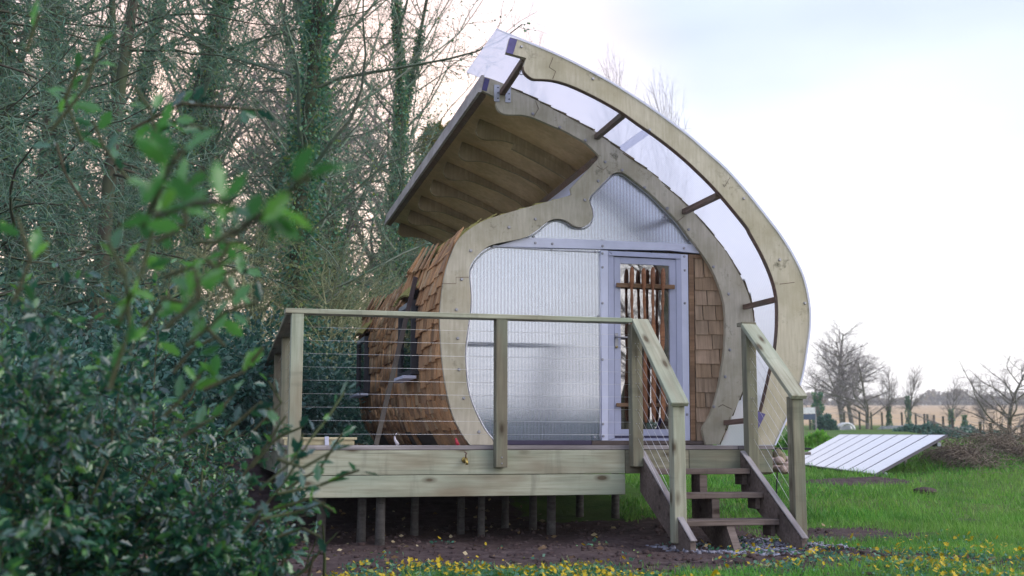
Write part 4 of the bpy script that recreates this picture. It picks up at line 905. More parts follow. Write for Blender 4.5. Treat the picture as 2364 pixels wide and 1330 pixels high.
for px, Y, sc, lab in IVY:
    put(ivys[rw.randint(0, 2)], place(None, px2x(px, Y), Y, rw.uniform(0, 6.3), sc) @ (Matrix.Diagonal((.68, .68, 1, 1)) if px == 935 else Matrix.Identity(4)), lab or 'bare ivy-wrapped woodland tree, '+ORD[IX_.index(px)]+' from the left among the plain ones', G1)
# golden evergreen behind the eaves
rs = np.random.RandomState(77); n = 9000; v = rs.normal(size=(n, 3)); v /= np.linalg.norm(v, axis=1)[:, None]; rad = rs.rand(n)**.35; hgt = 8.5
u = rs.rand(n); Pg = np.c_[v[:, 0]*1.9*(1-u*.75)*rad, v[:, 1]*1.9*(1-u*.75)*rad, .8+u*hgt]
gt = thing('golden_cypress', 'yellow-green evergreen showing behind the cabin eaves', 'tree', place(None, px2x(1010, 33), 33))
link('trunk', tube_mesh('trunk', [(0, 0, -.1), (0.05, 0, 4), (0, 0, 9)], [.16, .1, .03], 'bark', 7), gt)
link('crown', leaf_mesh('crown', Pg, np.c_[Pg[:, :2], .6+0*u]*1.0+rs.normal(size=(n, 3))*.5, rs.uniform(.12, .3, n), 'gold_leaf', .4, rs=rs), gt)
# bare tree tops behind the roof
def baretree(seed, H=9, spread=1.0, twist=.1, kids=(26, 10, 7, 5), start=.2, ang=.85):
    rs = np.random.RandomState(seed)
    P = dict(len=[H, H*.42*spread, H*.21, H*.10, H*.05], rad=[H*.022, H*.010, H*.0046, H*.0028, H*.0022], seg=[12, 8, 5, 4, 3], kids=list(kids), start=[start, .15, .1, .05], tip=[.2, .2, .25, .4, .6], wig=[.05, twist, .13, .15, .16], up=[.02, .045, .02, .0, -.01], ang=[ang, .75, .75, .75], prof=lambda u: 1.25-.72*u)
    return grow(rs, P, 60000), rs
bares = []
for sd, kw in ((41, dict()), (42, dict(H=9, start=.30, ang=.7, kids=(22, 9, 6, 5))), (43, dict(H=7, spread=1.6, start=.13, ang=1.0, kids=(28, 12, 7, 5)))):
    out, rs = baretree(sd, **kw); bares.append((make_tree('bare_tree', 'bare winter tree', 'tree', out, 1, ('far_bark', 'far_twig'), (7, 5, 3)), kw.get('H', 9)))
LBT = 'leafless tree top showing above the curved roof'
for px, Y, top_y in ((1465, 34, 195), (1590, 36, 240), (1240, 38, 110)):
    r_, H = bares[1]; want = (HOR-top_y)/F*Y+EYE; M = place(None, px2x(px, Y), Y, rw.uniform(0, 6), 1) @ Matrix.Diagonal((.42, .42, (want-wz(px2x(px, Y), Y))/H*.98, 1)); put(r_, M, {1465: 'wispy bare tree top just clearing the upper roof edge', 1590: 'bare tree top behind the middle of the curved roof', 1240: 'faint bare twigs above the canopy tip'}[px], 'bare trees behind the cabin roof')
bark_mat('thicket_twig', (.22, .23, .13), (.38, .38, .23), (.20, .27, .14))
rs0 = np.random.RandomState(47); P = dict(len=[2.6, 1.7, .8, .4], rad=[.03, .013, .008, .006], seg=[8, 7, 5, 3], kids=[24, 12, 7], start=[.02, .1, .1], tip=[.3, .3, .4, .6], wig=[.1, .13, .18, .2], up=[.02, .05, -.02, -.05], ang=[.8, .7, .7], prof=lambda u: 1.1-.4*u)
thk = make_tree('thicket_shrub', 'pale twiggy shrub', 'shrub', grow(rs0, P, 40000), 0, ('thicket_twig', 'thicket_twig'), (5, 4, 3))
for i_, (px, Y, sc) in enumerate(((470, 20.5, 1.15), (560, 19, 1.2), (640, 21.5, 1.3), (735, 20, 1.15), (815, 22, 1.1), (870, 25, 1.2), (400, 17.5, 1.0))): put(thk, place(None, px2x(px, Y), Y, i_*1.3, sc) @ Matrix.Diagonal((1.25, 1.25, 1, 1)), 'pale yellow-green leafless shrub, '+('second', 'third', 'fourth', 'fifth', 'sixth', 'last', 'first')[i_]+' from the left between the ivied trunks', 'leafless shrubs between the trunks')

# ---- understorey shrubs
def shrub(seed, rx, ry, rz_, n, lsz, m='shrub_leaf'):
    rs = np.random.RandomState(seed); lob = [(rs.uniform(-.6, .6), rs.uniform(-.6, .6), rs.uniform(.1, .8), rs.uniform(.35, .6)) for _ in range(14)]
    P = []; D = []
    for _ in range(n):
        lx, ly, lz, lr = lob[rs.randint(14)]; v = rs.normal(size=3); v /= np.linalg.norm(v); r_ = lr*(1-.45*rs.rand()**2.2)
        P.append(((lx+v[0]*r_)*rx, (ly+v[1]*r_)*ry, max(.02, (lz+v[2]*r_*.6)*rz_))); D.append(v+np.array([0, 0, -.25])+rs.normal(size=3)*.55)
    P = np.array(P); D = np.array(D)
    root = thing('evergreen_shrub', 'dark evergreen shrub in the woodland undergrowth', 'shrub')
    st = []
    for _ in range(26):
        lx, ly, lz, lr = lob[rs.randint(14)]; st.append((0+rs.normal()*.1, rs.normal()*.1, -.05, lx*rx*.6, ly*ry*.6, lz*rz_*.55, .03, .02)); st.append((lx*rx*.6, ly*ry*.6, lz*rz_*.55, lx*rx*1.2, ly*ry*1.2, lz*rz_*1.1, .02, .006))
    link('stems', seg_mesh('stems', np.array(st), 4, 'bark'), root); link('foliage', leaf_mesh('foliage', P, D, rs.uniform(lsz*.6, lsz*1.3, n), m, .5, rs=rs), root); return root
shr = [shrub(51, 2.6, 1.8, 2.3, 11000, .095), shrub(52, 2.0, 1.6, 1.7, 9000, .09)]
LS = 'dark evergreen shrub in the undergrowth left of the deck'; GS = 'evergreen shrubs under the woodland trees'
SHR = ((770, 17.5, 0, .78), (640, 16.5, 0, .80), (520, 15.5, 0, .80), (400, 14.0, 1, .90), (250, 12.5, 0, .8), (90, 11, 1, .9), (-60, 12.5, 0, .9), (700, 22, 0, .8), (560, 21, 0, .8), (400, 20, 0, .85), (850, 20, 1, .8), (200, 17, 0, .9), (40, 16, 0, 1.0), (30, 8.6, 1, .6), (-120, 9.5, 0, .85), (180, 10.2, 1, .65), (930, 26, 0, .8), (980, 31, 0, .9))
SX_ = sorted((c_[0], c_[1]) for c_ in SHR)
for px, Y, k, sc in SHR:
    put(shr[k], place(None, px2x(px, Y), Y, rw.uniform(0, 6), sc), 'dark evergreen shrub, '+ORD[SX_.index((px, Y))]+' from the left in the woodland undergrowth', GS)

for i_, (px, Y, sc) in enumerate(((905, 36, 1.25), (800, 35, 1.35), (735, 37, 1.4), (330, 36, 1.4), (230, 37, 1.45))):
    put(bares[i_ % 2][0], place(None, px2x(px, Y), Y, i_*1.7, sc), 'pale fine-twigged bare tree far back in the wood, '+ORD[i_]+' from the canopy towards the left', 'pale bare trees far back in the wood')
# trees behind the viewpoint (seen in the door glass)
for k, (x, y) in enumerate(((20.5, -15), (24, -13), (29, -16))): put(bares[k % 2][0], place(None, x, y, k, 1.15), 'bare tree reflected in the glazed door', 'bare trees behind the viewpoint')
for k, (x, y) in enumerate(((4, -19), (8, -19), (11.5, -18.5), (14.5, -18), (17.5, -17.5), (20.5, -16.5), (23, -15.5), (26, -14.5), (29, -13.5), (32, -12), (16, -20), (22, -18), (27.5, -16.5), (31, -14))): put(shr[k % 2], place(None, x, y, k, 1.25), 'evergreen shrub mirrored low in the glazed door', 'shrubs behind the viewpoint')

# ---- holly in the foreground
rs = np.random.RandomState(61); hol_segs = []; LP = []; LD = []; LS_ = []
ENV_Z = [-.3, .1, .39, .58, .71, .85, 1.04, 1.24, 1.5, 1.69, 1.95, 2.4]; ENV_X = [-.62, -.60, -.57, -.50, -.52, -.82, -.92, -.96, -1.0, -1.1, -1.25, -1.5]
def ok(p): return p[0]/p[1]*3.5 < np.interp((p[2]-EYE)/p[1]*3.5+EYE, ENV_Z, ENV_X)+.02-abs(rs.normal())*.13
def twig(p, d, L, r, lv):
    n = 6 if lv < 2 else 4; r0 = r
    for i in range(n):
        d = d+rs.normal(size=3)*.16+np.array([.01, 0, .03 if lv < 2 else -.01]); d /= np.linalg.norm(d); q = p+d*L/n; r1 = max(.0012, r*(1-.75*(i+1)/n))
        if lv > 0 and not ok(q): return
        hol_segs.append((*p, *q, r0, r1))
        if lv < 3:
            for _ in range((1 if rs.rand() < .8 else 2) if lv else 2):
                ax = np.cross(d, rs.normal(size=3)); ax /= np.linalg.norm(ax); an = rs.uniform(.5, 1.1); cd = d*math.cos(an)+ax*math.sin(an); twig(p+(q-p)*rs.rand(), cd, L*rs.uniform(.32, .55), r1*.6, lv+1)
        if lv >= 1:
            for _ in range(rs.randint(0, 2) if lv == 1 else (2 if rs.rand() < .75 else 1)):
                v = rs.normal(size=3); v -= d*v.dot(d); v /= np.linalg.norm(v); LP.append(p+(q-p)*rs.rand()); LD.append(v+d*.8+np.array([0, 0, -.12])); LS_.append(rs.uniform(.020, .044))
        p = q; r0 = r1
for bx, by, dx, dy, L in ((-2.3, 4.2, .25, -.05, .95), (-1.9, 4.4, .2, -.1, .85), (-2.1, 3.6, .35, .1, .95), (-2.6, 5.0, .3, 0, 1.1), (-1.35, 3.8, .35, .05, .6), (-1.25, 4.4, .45, .05, .6), (-1.1, 5.0, .5, .1, .55), (-2.6, 3.7, .2, 0, 1.0), (-1.7, 3.3, .22, .1, .8), (-1.5, 5.6, .35, .1, .7), (-2.7, 5.8, .2, 0, 1.0), (-1.25, 3.5, .3, .1, .5), (-3.2, 5.5, .2, 0, 1.15), (-.95, 4.7, .3, -.1, .5), (-.85, 4.3, .35, -.1, .42), (-.8, 3.8, .3, 0, .36), (-1.05, 4.1, .4, -.1, .5), (-.9, 5.2, .35, -.1, .5), (-2.4, 6.4, .2, 0, 1.0)):
    twig(np.array((bx, by, wz(bx, by)-.03)), np.array((dx, dy, 1.)), L*1.1, .014, 0)
for i_ in range(20):                                                  # leggy shoots above the mass
    bx, by = rs.uniform(-2.6, -1.3), rs.uniform(3.4, 5.4); twig(np.array((bx, by, wz(bx, by)+.35)), np.array((rs.uniform(-.05, .35), rs.uniform(-.2, .1), 1.)), rs.uniform(.5, 1.15), .007, 1)
# sprigs reaching out over the deck corner and across the trees (near the lens)
def sprig(pts, Y, n=9):
    P_ = [np.array(atY(x, y, Y+dy)) for x, y, dy in pts]
    for a, b_ in zip(P_[:-1], P_[1:]):
        hol_segs.append((*a, *b_, .005, .0035)); d = b_-a; Ld = np.linalg.norm(d)
        for _ in range(max(2, int(Ld/.024))):
            v = rs.normal(size=3); LP.append(a+d*rs.rand()+v*.006); LD.append(v+d/Ld*.9); LS_.append(rs.uniform(.030, .050))
sprig([(560, 1230, 0), (660, 1110, 0), (720, 1010, .1), (760, 960, .15), (795, 905, .2)], 3.4)
sprig([(640, 1140, 0), (740, 1120, .1), (800, 1095, .1), (830, 1085, .1)], 3.3); sprig([(600, 1200, 0), (690, 1180, .1), (750, 1160, .1)], 3.2); sprig([(580, 1080, 0), (640, 1010, 0), (700, 985, 0)], 3.6)
sprig([(270, 760, 0), (330, 620, 0), (360, 500, 0), (380, 380, .1), (345, 250, .1), (310, 200, .1)], 2.2); sprig([(360, 500, 0), (450, 470, -.1), (540, 465, -.2)], 1.7); sprig([(450, 560, 0), (560, 560, 0)], 2.6); sprig([(380, 640, 0), (480, 600, 0), (550, 690, 0)], 2.4); sprig([(330, 520, 0), (400, 370, -.2), (430, 345, -.2)], 1.8)
sprig([(540, 540, 0), (640, 470, -.1), (690, 420, -.15), (745, 395, -.15)], 1.6); sprig([(480, 760, 0), (520, 800, 0)], 2.4); sprig([(120, 300, 0), (200, 200, 0), (230, 90, 0)], 2.6); sprig([(480, 640, 0), (560, 620, 0), (600, 640, 0)], 2.8); sprig([(300, 300, 0), (420, 240, 0), (600, 255, 0)], 3.0)
sprig([(330, 760, 0), (380, 690, 0), (430, 700, 0), (470, 740, 0)], 2.3); sprig([(400, 860, 0), (450, 800, 0), (500, 780, 0)], 2.5); sprig([(380, 960, 0), (440, 900, 0), (470, 850, 0)], 2.6); sprig([(300, 420, 0), (240, 340, 0), (215, 280, 0)], 2.8); sprig([(200, 480, 0), (150, 400, 0), (130, 330, 0)], 3.2); sprig([(420, 1010, 0), (500, 960, 0), (545, 900, 0)], 2.9); sprig([(60, 120, 0), (90, 30, 0)], 2.3)
for pts_, Y_ in (([(250, 900, 0), (300, 760, 0), (290, 640, 0), (250, 560, 0)], 2.2), ([(430, 800, 0), (520, 720, 0), (590, 700, 0)], 2.3), ([(420, 680, 0), (500, 620, 0), (530, 560, 0)], 2.0), ([(470, 900, 0), (560, 860, 0), (610, 800, 0)], 2.6), ([(360, 560, 0), (430, 520, 0), (420, 440, 0), (470, 390, 0)], 1.9), ([(500, 560, 0), (590, 500, 0), (640, 520, 0)], 1.8), ([(340, 330, 0), (400, 280, 0), (480, 300, 0)], 2.5), ([(520, 1000, 0), (600, 930, 0), (640, 960, 0)], 2.9), ([(190, 330, 0), (150, 230, 0), (190, 130, 0)], 2.7), ([(30, 700, 0), (70, 600, 0), (40, 500, 0)], 2.2), ([(640, 1060, 0), (700, 1080, 0), (770, 1040, 0)], 3.1), ([(600, 1130, 0), (680, 1060, 0), (700, 1000, 0)], 3.4), ([(620, 1180, 0), (720, 1150, 0), (770, 1180, 0)], 3.5), ([(560, 1100, 0), (620, 1020, 0), (660, 960, 0)], 3.6), ([(640, 1240, 0), (700, 1220, 0), (740, 1240, 0)], 3.6), ([(580, 1000, 0), (650, 930, 0), (620, 880, 0)], 3.8), ([(660, 1130, 0), (740, 1080, 0), (790, 1000, 0)], 3.7), ([(380, 760, 0), (460, 690, 0), (450, 620, 0)], 1.9)): sprig(pts_, Y_)
LP = np.array(LP); LD = np.array(LD); LS_ = np.array(LS_); kp = (LP[:, 0]/LP[:, 1] > -.56); LP, LD, LS_ = LP[kp], LD[kp], LS_[kp]; print('holly leaves', len(LP), 'segs', len(hol_segs))
# one spiny leaf
half = [(0, 0), (.10, .10), (.17, .24), (.12, .30), (.20, .45), (.24, .50), (.15, .56), (.17, .70), (.19, .74), (.10, .78), (.06, .90), (0, 1.0)]
mid_n = len(half); LV = [(0, y, -.02*math.sin(y*3)) for _, y in half]+[(x*1.15, y, .09*x/.2+.03*math.sin(y*14)*(x > .16)) for x, y in half]+[(-x*1.15, y, .09*x/.2+.03*math.sin(y*14+1)*(x > .16)) for x, y in half]
LF = []
for i in range(mid_n-1): LF.append((i, mid_n+i, mid_n+i+1, i+1)); LF.append((i, i+1, 2*mid_n+i+1, 2*mid_n+i))
leaf_unit = py_mesh('leaf', LV, LF, 'holly_leaf_backlit', True); LVa = np.array(LV); LFa = np.array(LF)
hb = [(0, 0), (.19, .27), (.12, .42), (.22, .55), (.13, .72), (0, 1.0)]
nb = len(hb); LVb = np.array([(0, y, -.02*math.sin(y*3)) for _, y in hb]+[(x*1.15, y, .45*x) for x, y in hb]+[(-x*1.15, y, .45*x) for x, y in hb])
LFb = np.array([f for i in range(nb-1) for f in ((i, nb+i, nb+i+1, i+1), (i, i+1, 2*nb+i+1, 2*nb+i))])
def leaf_axes(i):
    d = LD[i]/np.linalg.norm(LD[i]); up = np.array([0, 0, 1.])+rs.normal(size=3)*.75; x = np.cross(d, up); x /= np.linalg.norm(x)+1e-9; z = np.cross(x, d); return np.array([x, d, z])*LS_[i]*1.25
holly = thing('holly_bush', 'glossy spiny-leaved holly bush close to the lens, blurred, in front of the deck corner', 'bush', Matrix.Translation((-1.7, 3.6, wz(-1.7, 3.6))))
IW = Matrix.Identity(4)
link('stems', seg_mesh('stems', np.array(hol_segs), 5, 'holly_stem'), holly, IW)
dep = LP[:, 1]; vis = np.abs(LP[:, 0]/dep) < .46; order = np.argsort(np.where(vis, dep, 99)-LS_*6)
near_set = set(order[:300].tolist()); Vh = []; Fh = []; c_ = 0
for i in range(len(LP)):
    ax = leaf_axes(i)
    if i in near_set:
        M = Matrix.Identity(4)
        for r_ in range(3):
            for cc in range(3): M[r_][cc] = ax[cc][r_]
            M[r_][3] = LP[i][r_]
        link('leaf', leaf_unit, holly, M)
    else: Vh.append(LVb @ ax+LP[i]); Fh.append(LFb+c_); c_ += len(LVb)
link('foliage', fast_mesh('foliage', np.concatenate(Vh), np.concatenate(Fh), 'holly_leaf', True), holly, IW, 'stuff')

# ---- far side: trees along the field edge
def far(px, base_y, top_y, Y, k, label, rz=0, wide=1):
    r_, H = bares[k]; x = px2x(px, Y); z = wz(x, Y); hgt = (HOR-top_y)/F*Y+EYE-z
    M = Matrix.Translation((x, Y, z-.1)) @ Matrix.Rotation(rz, 4, 'Z') @ Matrix.Diagonal((hgt/H*wide, hgt/H*wide, hgt/H, 1)); return put(r_, M, label, 'bare trees along the field edge')
far(1946, 990, 768, 84, 0, 'tall pale-trunked bare tree, left of a close pair by the field', .4, 1.45); far(1968, 990, 785, 86, 1, 'tall bare tree leaning beside its pale-trunked twin by the field', 2.2, 1.35)
far(2003, 990, 835, 80, 2, 'many-stemmed bare tree right of the tall pair by the field', 1.0, 1.55); far(2052, 985, 858, 84, 1, 'small bare tree with ivy-green foot right of the many-stemmed tree', 3, .9)
far(2097, 985, 850, 82, 1, 'slim bare tree with an ivy-covered trunk in front of the stubble field', 4.4, .8); far(2196, 1000, 880, 74, 1, 'slim bare tree with yellow-green twigs between hedge and field', 5.2, .85)
far(2330, 1030, 836, 50, 2, 'wide-crowned bare oak by the hedge at the far side of the lawn', 2.0, 1.5); far(1880, 985, 850, 100, 2, 'low bare tree behind the ivy-clad trunk by the field', 4, .9); far(2270, 985, 880, 95, 0, 'thin bare tree beyond the hedge left of the wide oak', 3.3, .6)
def ivy_column(px, base_y, top_y, Y, r, label, n=900):
    x = px2x(px, Y); z = wz(x, Y); H = (HOR-top_y)/F*Y+EYE-z; rs_ = np.random.RandomState(int(px)); o = thing('ivied_tree', label, 'tree', Matrix.Translation((x, Y, z)))
    link('trunk', tube_mesh('trunk', [(0, 0, -.1), (.03*H/3, 0, H*.6), (0, 0, H)], [r*.35, r*.3, .03], 'far_bark', 6), o)
    an = rs_.rand(n)*2*PI; u = rs_.rand(n); rr_ = r*.62*(.55+.7*rs_.rand(n))*(1.1-.5*u)*(1+.3*np.sin(u*17+px)); P = np.c_[np.cos(an)*rr_, np.sin(an)*rr_, u*H]
    link('ivy', leaf_mesh('ivy', P, np.c_[np.cos(an), np.sin(an), -.4+0*u]+rs_.normal(size=(n, 3))*.4, rs_.uniform(.05, .13, n), 'ivy_leaf', .8, rs=rs_), o)
ivy_column(1889, 985, 907, 78, .55, 'short trunk thickly wrapped in dark ivy near the white sign', 2200); ivy_column(2053, 985, 940, 83.8, .22, 'ivy-covered lower trunk between the many-stemmed tree and the slim one'); ivy_column(2098, 985, 915, 81.8, .24, 'ivy sleeve round the slim tree trunk before the stubble field'); ivy_column(2197, 998, 945, 73.8, .2, 'ivy sleeve round the slim yellow-twigged tree'); ivy_column(2228, 995, 958, 72, .18, 'short ivy-covered stump standing in the hedge line')
def bush(px, Y, w_, h_, label, name='hedge', m='shrub_leaf', n=2200, cat='hedge', dy=1.2, lsz=.22):
    rs_ = np.random.RandomState(int(px*7+Y)); x = px2x(px, Y); v = rs_.normal(size=(n, 3)); v /= np.linalg.norm(v, axis=1)[:, None]; v[:, 2] = np.abs(v[:, 2]); rr_ = .75+.35*rs_.rand(n)
    P = np.c_[v[:, 0]*w_/2*rr_, v[:, 1]*dy*rr_, v[:, 2]*h_*rr_*(.8+.2*np.sin(v[:, 0]*9))]
    o = thing(name, label, cat, Matrix.Translation((x, Y, wz(x, Y)-.05))); link('foliage', leaf_mesh('foliage', P, v+rs_.normal(size=(n, 3))*.5, rs_.uniform(lsz*.5, lsz*1.2, n), m, .6, rs=rs_), o)
    link('stems', seg_mesh('stems', np.array([(q_*.1, 0, 0, q_*w_*.3, 0, h_*.6, .03, .01) for q_ in np.linspace(-1, 1, 7)]), 4, 'far_bark'), o); return o
bush(1907, 76, 1.0, 1.0, 'rounded dark bush beside the ivy-wrapped trunk', 'bush', cat='bush'); bush(2135, 70, 3.6, .55, 'low stretch of dark hedge behind the solar array'); bush(2215, 62, 4.4, .75, 'middle stretch of dark hedge below the stubble field'); bush(2290, 55, 4.2, .85, 'dark hedge stretch beside the wide oak'); bush(2365, 52, 3.4, .8, 'end stretch of dark hedge right of the wide oak')
bush(1873, 27, 1.6, .34, 'bright green weed clump on the lawn beyond the deck end', 'weed_clump', 'grass_blade', 1600, 'weeds', .5, .16)
# far wood along the top of the field
rs_ = np.random.RandomState(8); n = 14000; X_ = rs_.uniform(40, 330, n); prof = 4.5+2.2*np.sin(X_*.06)+1.6*np.sin(X_*.17+1)+1.2*np.sin(X_*.41); Z_ = 20.6+rs_.rand(n)**.8*np.maximum(2.2, prof); Yf = 602+rs_.uniform(0, 14, n)
link('far_woodland', leaf_mesh('far_woodland', np.c_[X_, Yf, Z_], rs_.normal(size=(n, 3)), rs_.uniform(1.0, 2.4, n), 'far_wood', .8, rs=rs_), None, None, 'stuff'); tag(bpy.data.objects['far_woodland'], 'brown and yellowish far wood along the top of the stubble field', 'wood')
rs_ = np.random.RandomState(18); n = 9000; X_ = rs_.uniform(20, 80, n); Z_ = 3.0+rs_.rand(n)**.7*(1.0+.5*np.sin(X_*.5)); 
# fence and small things at the field edge
fence = thing('fence', 'post and wire fence along the far edge of the lawn', 'fence', Matrix.Translation((20, 72, wz(20, 72))))
fp = [(1840, 77), (1870, 77), (1893, 76.5), (1950, 78), (1985, 78), (2012, 78), (2037, 78), (2083, 77), (2115, 74), (2135, 72), (2142, 71), (2157, 69), (2178, 66), (2200, 63), (2263, 52), (2287, 49), (2312, 47), (2330, 46), (2360, 45)]
prev = None
for px, Y in fp:
    x = px2x(px, Y); z = wz(x, Y); timber('post', (x, Y, z-.1), (x, Y, z+1.15), .1, .1, 'bark', fence, (0, 1, 0), False)
    if prev:
        for h_ in (.4, .75, 1.08): wire('wire', (prev[0], prev[1], prev[2]+h_), (x, Y, z+h_), .006, fence, 'galvanised', IW)
    prev = (x, Y, z)
x = px2x(1868, 75); z = wz(x, 75); sg = thing('sign', 'white notice board with dark lower half near the fence', 'sign', Matrix.Translation((x, 75, z)))
wt('board', (x-.45, 75, z+1.25), (x+.42, 75, z+1.25), .04, .4, 'white_paint', sg); wt('lower_board', (x-.45, 75.01, z+.85), (x+.42, 75.01, z+.85), .04, .36, 'blue_board', sg)
for dx in (-.48, .46): wt('post', (x+dx, 75.04, z-.1), (x+dx, 75.04, z+1.5), .08, .08, 'weathered_grey', sg, (0, 1, 0))
x = px2x(1955, 76); z = wz(x, 76); tun = thing('dome', 'small white arched hoop shelter below the tall twin trees', 'shelter', Matrix.Translation((x, 76, z)))
arc = [(x+.48*math.cos(a), 76, z+.42*math.sin(a)) for a in np.linspace(0, PI, 13)]; link('hoop', tube_mesh('hoop', arc, .09, 'white_paint', 6), tun, IW); link('hoop', tube_mesh('hoop', [(p_[0], 76.7, p_[2]) for p_ in arc], .09, 'white_paint', 6), tun, IW)
wt('flap', (x-.3, 76.3, z+.14), (x+.3, 76.3, z+.14), .03, .3, 'galvanised', tun)
x = px2x(2078, 72); z = wz(x, 72); st_ = thing('sheet_stack', 'low stack of grey sheets lying on the lawn edge by the fence', 'sheet stack', Matrix.Translation((x, 72, z)))
for k in range(3): wt('sheet', (x-1.2+.1*k, 72, z+.12+.07*k), (x+1.0+.1*k, 72, z+.2+.07*k), 1.4, .05, 'galvanised', st_)

# brambles and dead grass over the mound
def bramble(px, Y, w_, h_, n, label):
    rs_ = np.random.RandomState(int(px)); x0 = px2x(px, Y); S = []
    for _ in range(n):
        bx, by = x0+rs_.normal()*w_*.36, Y+rs_.normal()*.55; z = wz(bx, by); p_ = np.array((bx, by, z-.03)); d = np.array((rs_.normal()*.6, rs_.normal()*.6, rs_.uniform(.5, 1.4))); d /= np.linalg.norm(d); L = h_*rs_.uniform(.6, 1.5)*max(.35, 1-abs(bx-x0)/w_)
        for i in range(5):
            q_ = p_+d*L/5; S.append((*p_, *q_, .0045, .0035)); p_ = q_; d = d+np.array((rs_.normal()*.15, rs_.normal()*.15, -.42)); d /= np.linalg.norm(d)
    o = thing('bramble', label, 'brambles', Matrix.Translation((x0, Y, wz(x0, Y)))); link('stems', seg_mesh('stems', np.array(S), 3, 'bramble_stem'), o, IW); return o
bramble(2215, 16.8, .48, .34, 1600, 'tallest heap of dead brown brambles in front of the grassy mound'); bramble(2295, 17.2, .42, .26, 1000, 'heap of dead brambles between the tallest one and the picture edge'); bramble(2355, 16.4, .40, .30, 800, 'dead bramble stems at the right edge of the lawn'); bramble(2178, 21.8, .6, .22, 350, 'tuft of dry stems by the top corner of the solar array'); bramble(2322, 20, .5, .8, 500, 'upright dead weeds on the mound before the oak')

# ---- turf, flowers, litter, chippings
def scatter(rs, n, x0, x1, y0, y1): return rs.uniform(x0, x1, n), rs.uniform(y0, y1, n)
rs = np.random.RandomState(91)
def blades(n, x0, x1, y0, y1, hmin, hmax, wd):
    x, y = scatter(rs, n, x0, x1, y0, y1); sm_ = soil_mask(x, y); clump = .5+.5*vnoise(x, y, 3.3)*vnoise(x+1, y, 1.2)
    keep = (rs.rand(n) > sm_*1.02) & (rs.rand(n) < .35+.65*clump)
    ut = (x/np.maximum(y, .1)); keep &= ut < .50
    tl = (x-ORG.x)*ET.x+(y-ORG.y)*ET.y; sl_ = (x-ORG.x)*ES.x+(y-ORG.y)*ES.y; keep &= ~((sl_ < 3.9) & (tl > .5) & (tl < 7)) | ((sl_ > 1.9) & (tl < 2.8) & (tl > 1.2))
    x, y = x[keep], y[keep]; n = len(x); z = height(x, y); h = rs.uniform(hmin, hmax, n)*(.7+.6*(.5+.5*vnoise(x, y, 2.0))); a = rs.rand(n)*2*PI; ln = rs.normal(size=(n, 2))*.45*h[:, None]
    w_ = wd*rs.uniform(.7, 1.3, n); V = np.stack([np.c_[x-np.cos(a)*w_, y-np.sin(a)*w_, z-.005], np.c_[x+np.cos(a)*w_, y+np.sin(a)*w_, z-.005], np.c_[x+ln[:, 0], y+ln[:, 1], z+h]], 1).reshape(-1, 3)
    return V
VB = [blades(70000, 1.0, 5.2, 6.4, 11.0, .025, .075, .0035), blades(60000, 1.0, 9.0, 10.5, 18, .03, .09, .006), blades(45000, 2, 14, 17, 30, .04, .10, .010), blades(9000, -1.2, 1.4, 6.2, 7.6, .02, .05, .003)]
xm, ym = scatter(rs, 26000, 6.0, 12.5, 15.5, 27)
V = np.concatenate(VB); link('grass', fast_mesh('grass', V, np.arange(len(V)).reshape(-1, 3), 'grass_blade'), None, None, 'stuff'); tag(bpy.data.objects['grass'], 'short uneven green turf right of the steps', 'grass'); print('blades', len(V)//3)
# yellow flowers
def flowers(n, x0, x1, y0, y1, dens):
    x, y = scatter(rs, n, x0, x1, y0, y1); k = rs.rand(n) < dens(x, y); return x[k], y[k]
f1 = flowers(2600, -1.05, 1.15, 5.9, 7.75, lambda x, y: np.clip(.66+.75*vnoise(x, y, 2.6)+.4*vnoise(x, y, 7), 0, 1)*(1-sst(6.75, 7.6, y+.25*vnoise(x, 0*y, 3)))*(.75-.3*sst(.2, .9, x)))
f2 = flowers(4200, 1.25, 4.4, 5.9, 9.6, lambda x, y: np.clip(.42+.65*vnoise(x, y, 1.9)+.4*vnoise(x, y, 5), 0, 1)*(1-.95*sst(7.0, 9.2, y+.35*vnoise(x, 0*y, 1.5)))*sst(1.25, 1.8, x))
f3 = flowers(60, -1.6, 1.6, 7.4, 9.2, lambda x, y: .22+0*x)
fx = np.r_[f1[0], f2[0], f3[0]]; fy = np.r_[f1[1], f2[1], f3[1]]; n = len(fx); fz = height(fx, fy)+rs.uniform(.015, .055, n); r_ = rs.uniform(.006, .0165, n); pet = []
tl = rs.normal(size=(n, 2))*.55
for k in range(6):
    a = k*PI/3+rs.rand(n)*.3; dx, dy = np.cos(a), np.sin(a); px_, py_ = -dy, dx; cz = (dx*tl[:, 0]+dy*tl[:, 1]); cx_ = (px_*tl[:, 0]+py_*tl[:, 1])
    b0 = np.c_[fx, fy, fz]; pt = lambda f, s_, up: b0+np.c_[(dx*f+px_*s_)*r_, (dy*f+py_*s_)*r_, (cz*f+cx_*s_)*r_+up*r_]
    pet.append(np.stack([b0, pt(.6, .36, .25), pt(1.15, 0, .35), pt(.6, -.36, .25)], 1))
V = np.concatenate(pet, 0).reshape(-1, 3); link('flowers', fast_mesh('flowers', V, np.arange(len(V)).reshape(-1, 4), 'petal'), None, None, 'stuff'); tag(bpy.data.objects['flowers'], 'low yellow celandine-like flowers dotted through the turf', 'flowers')
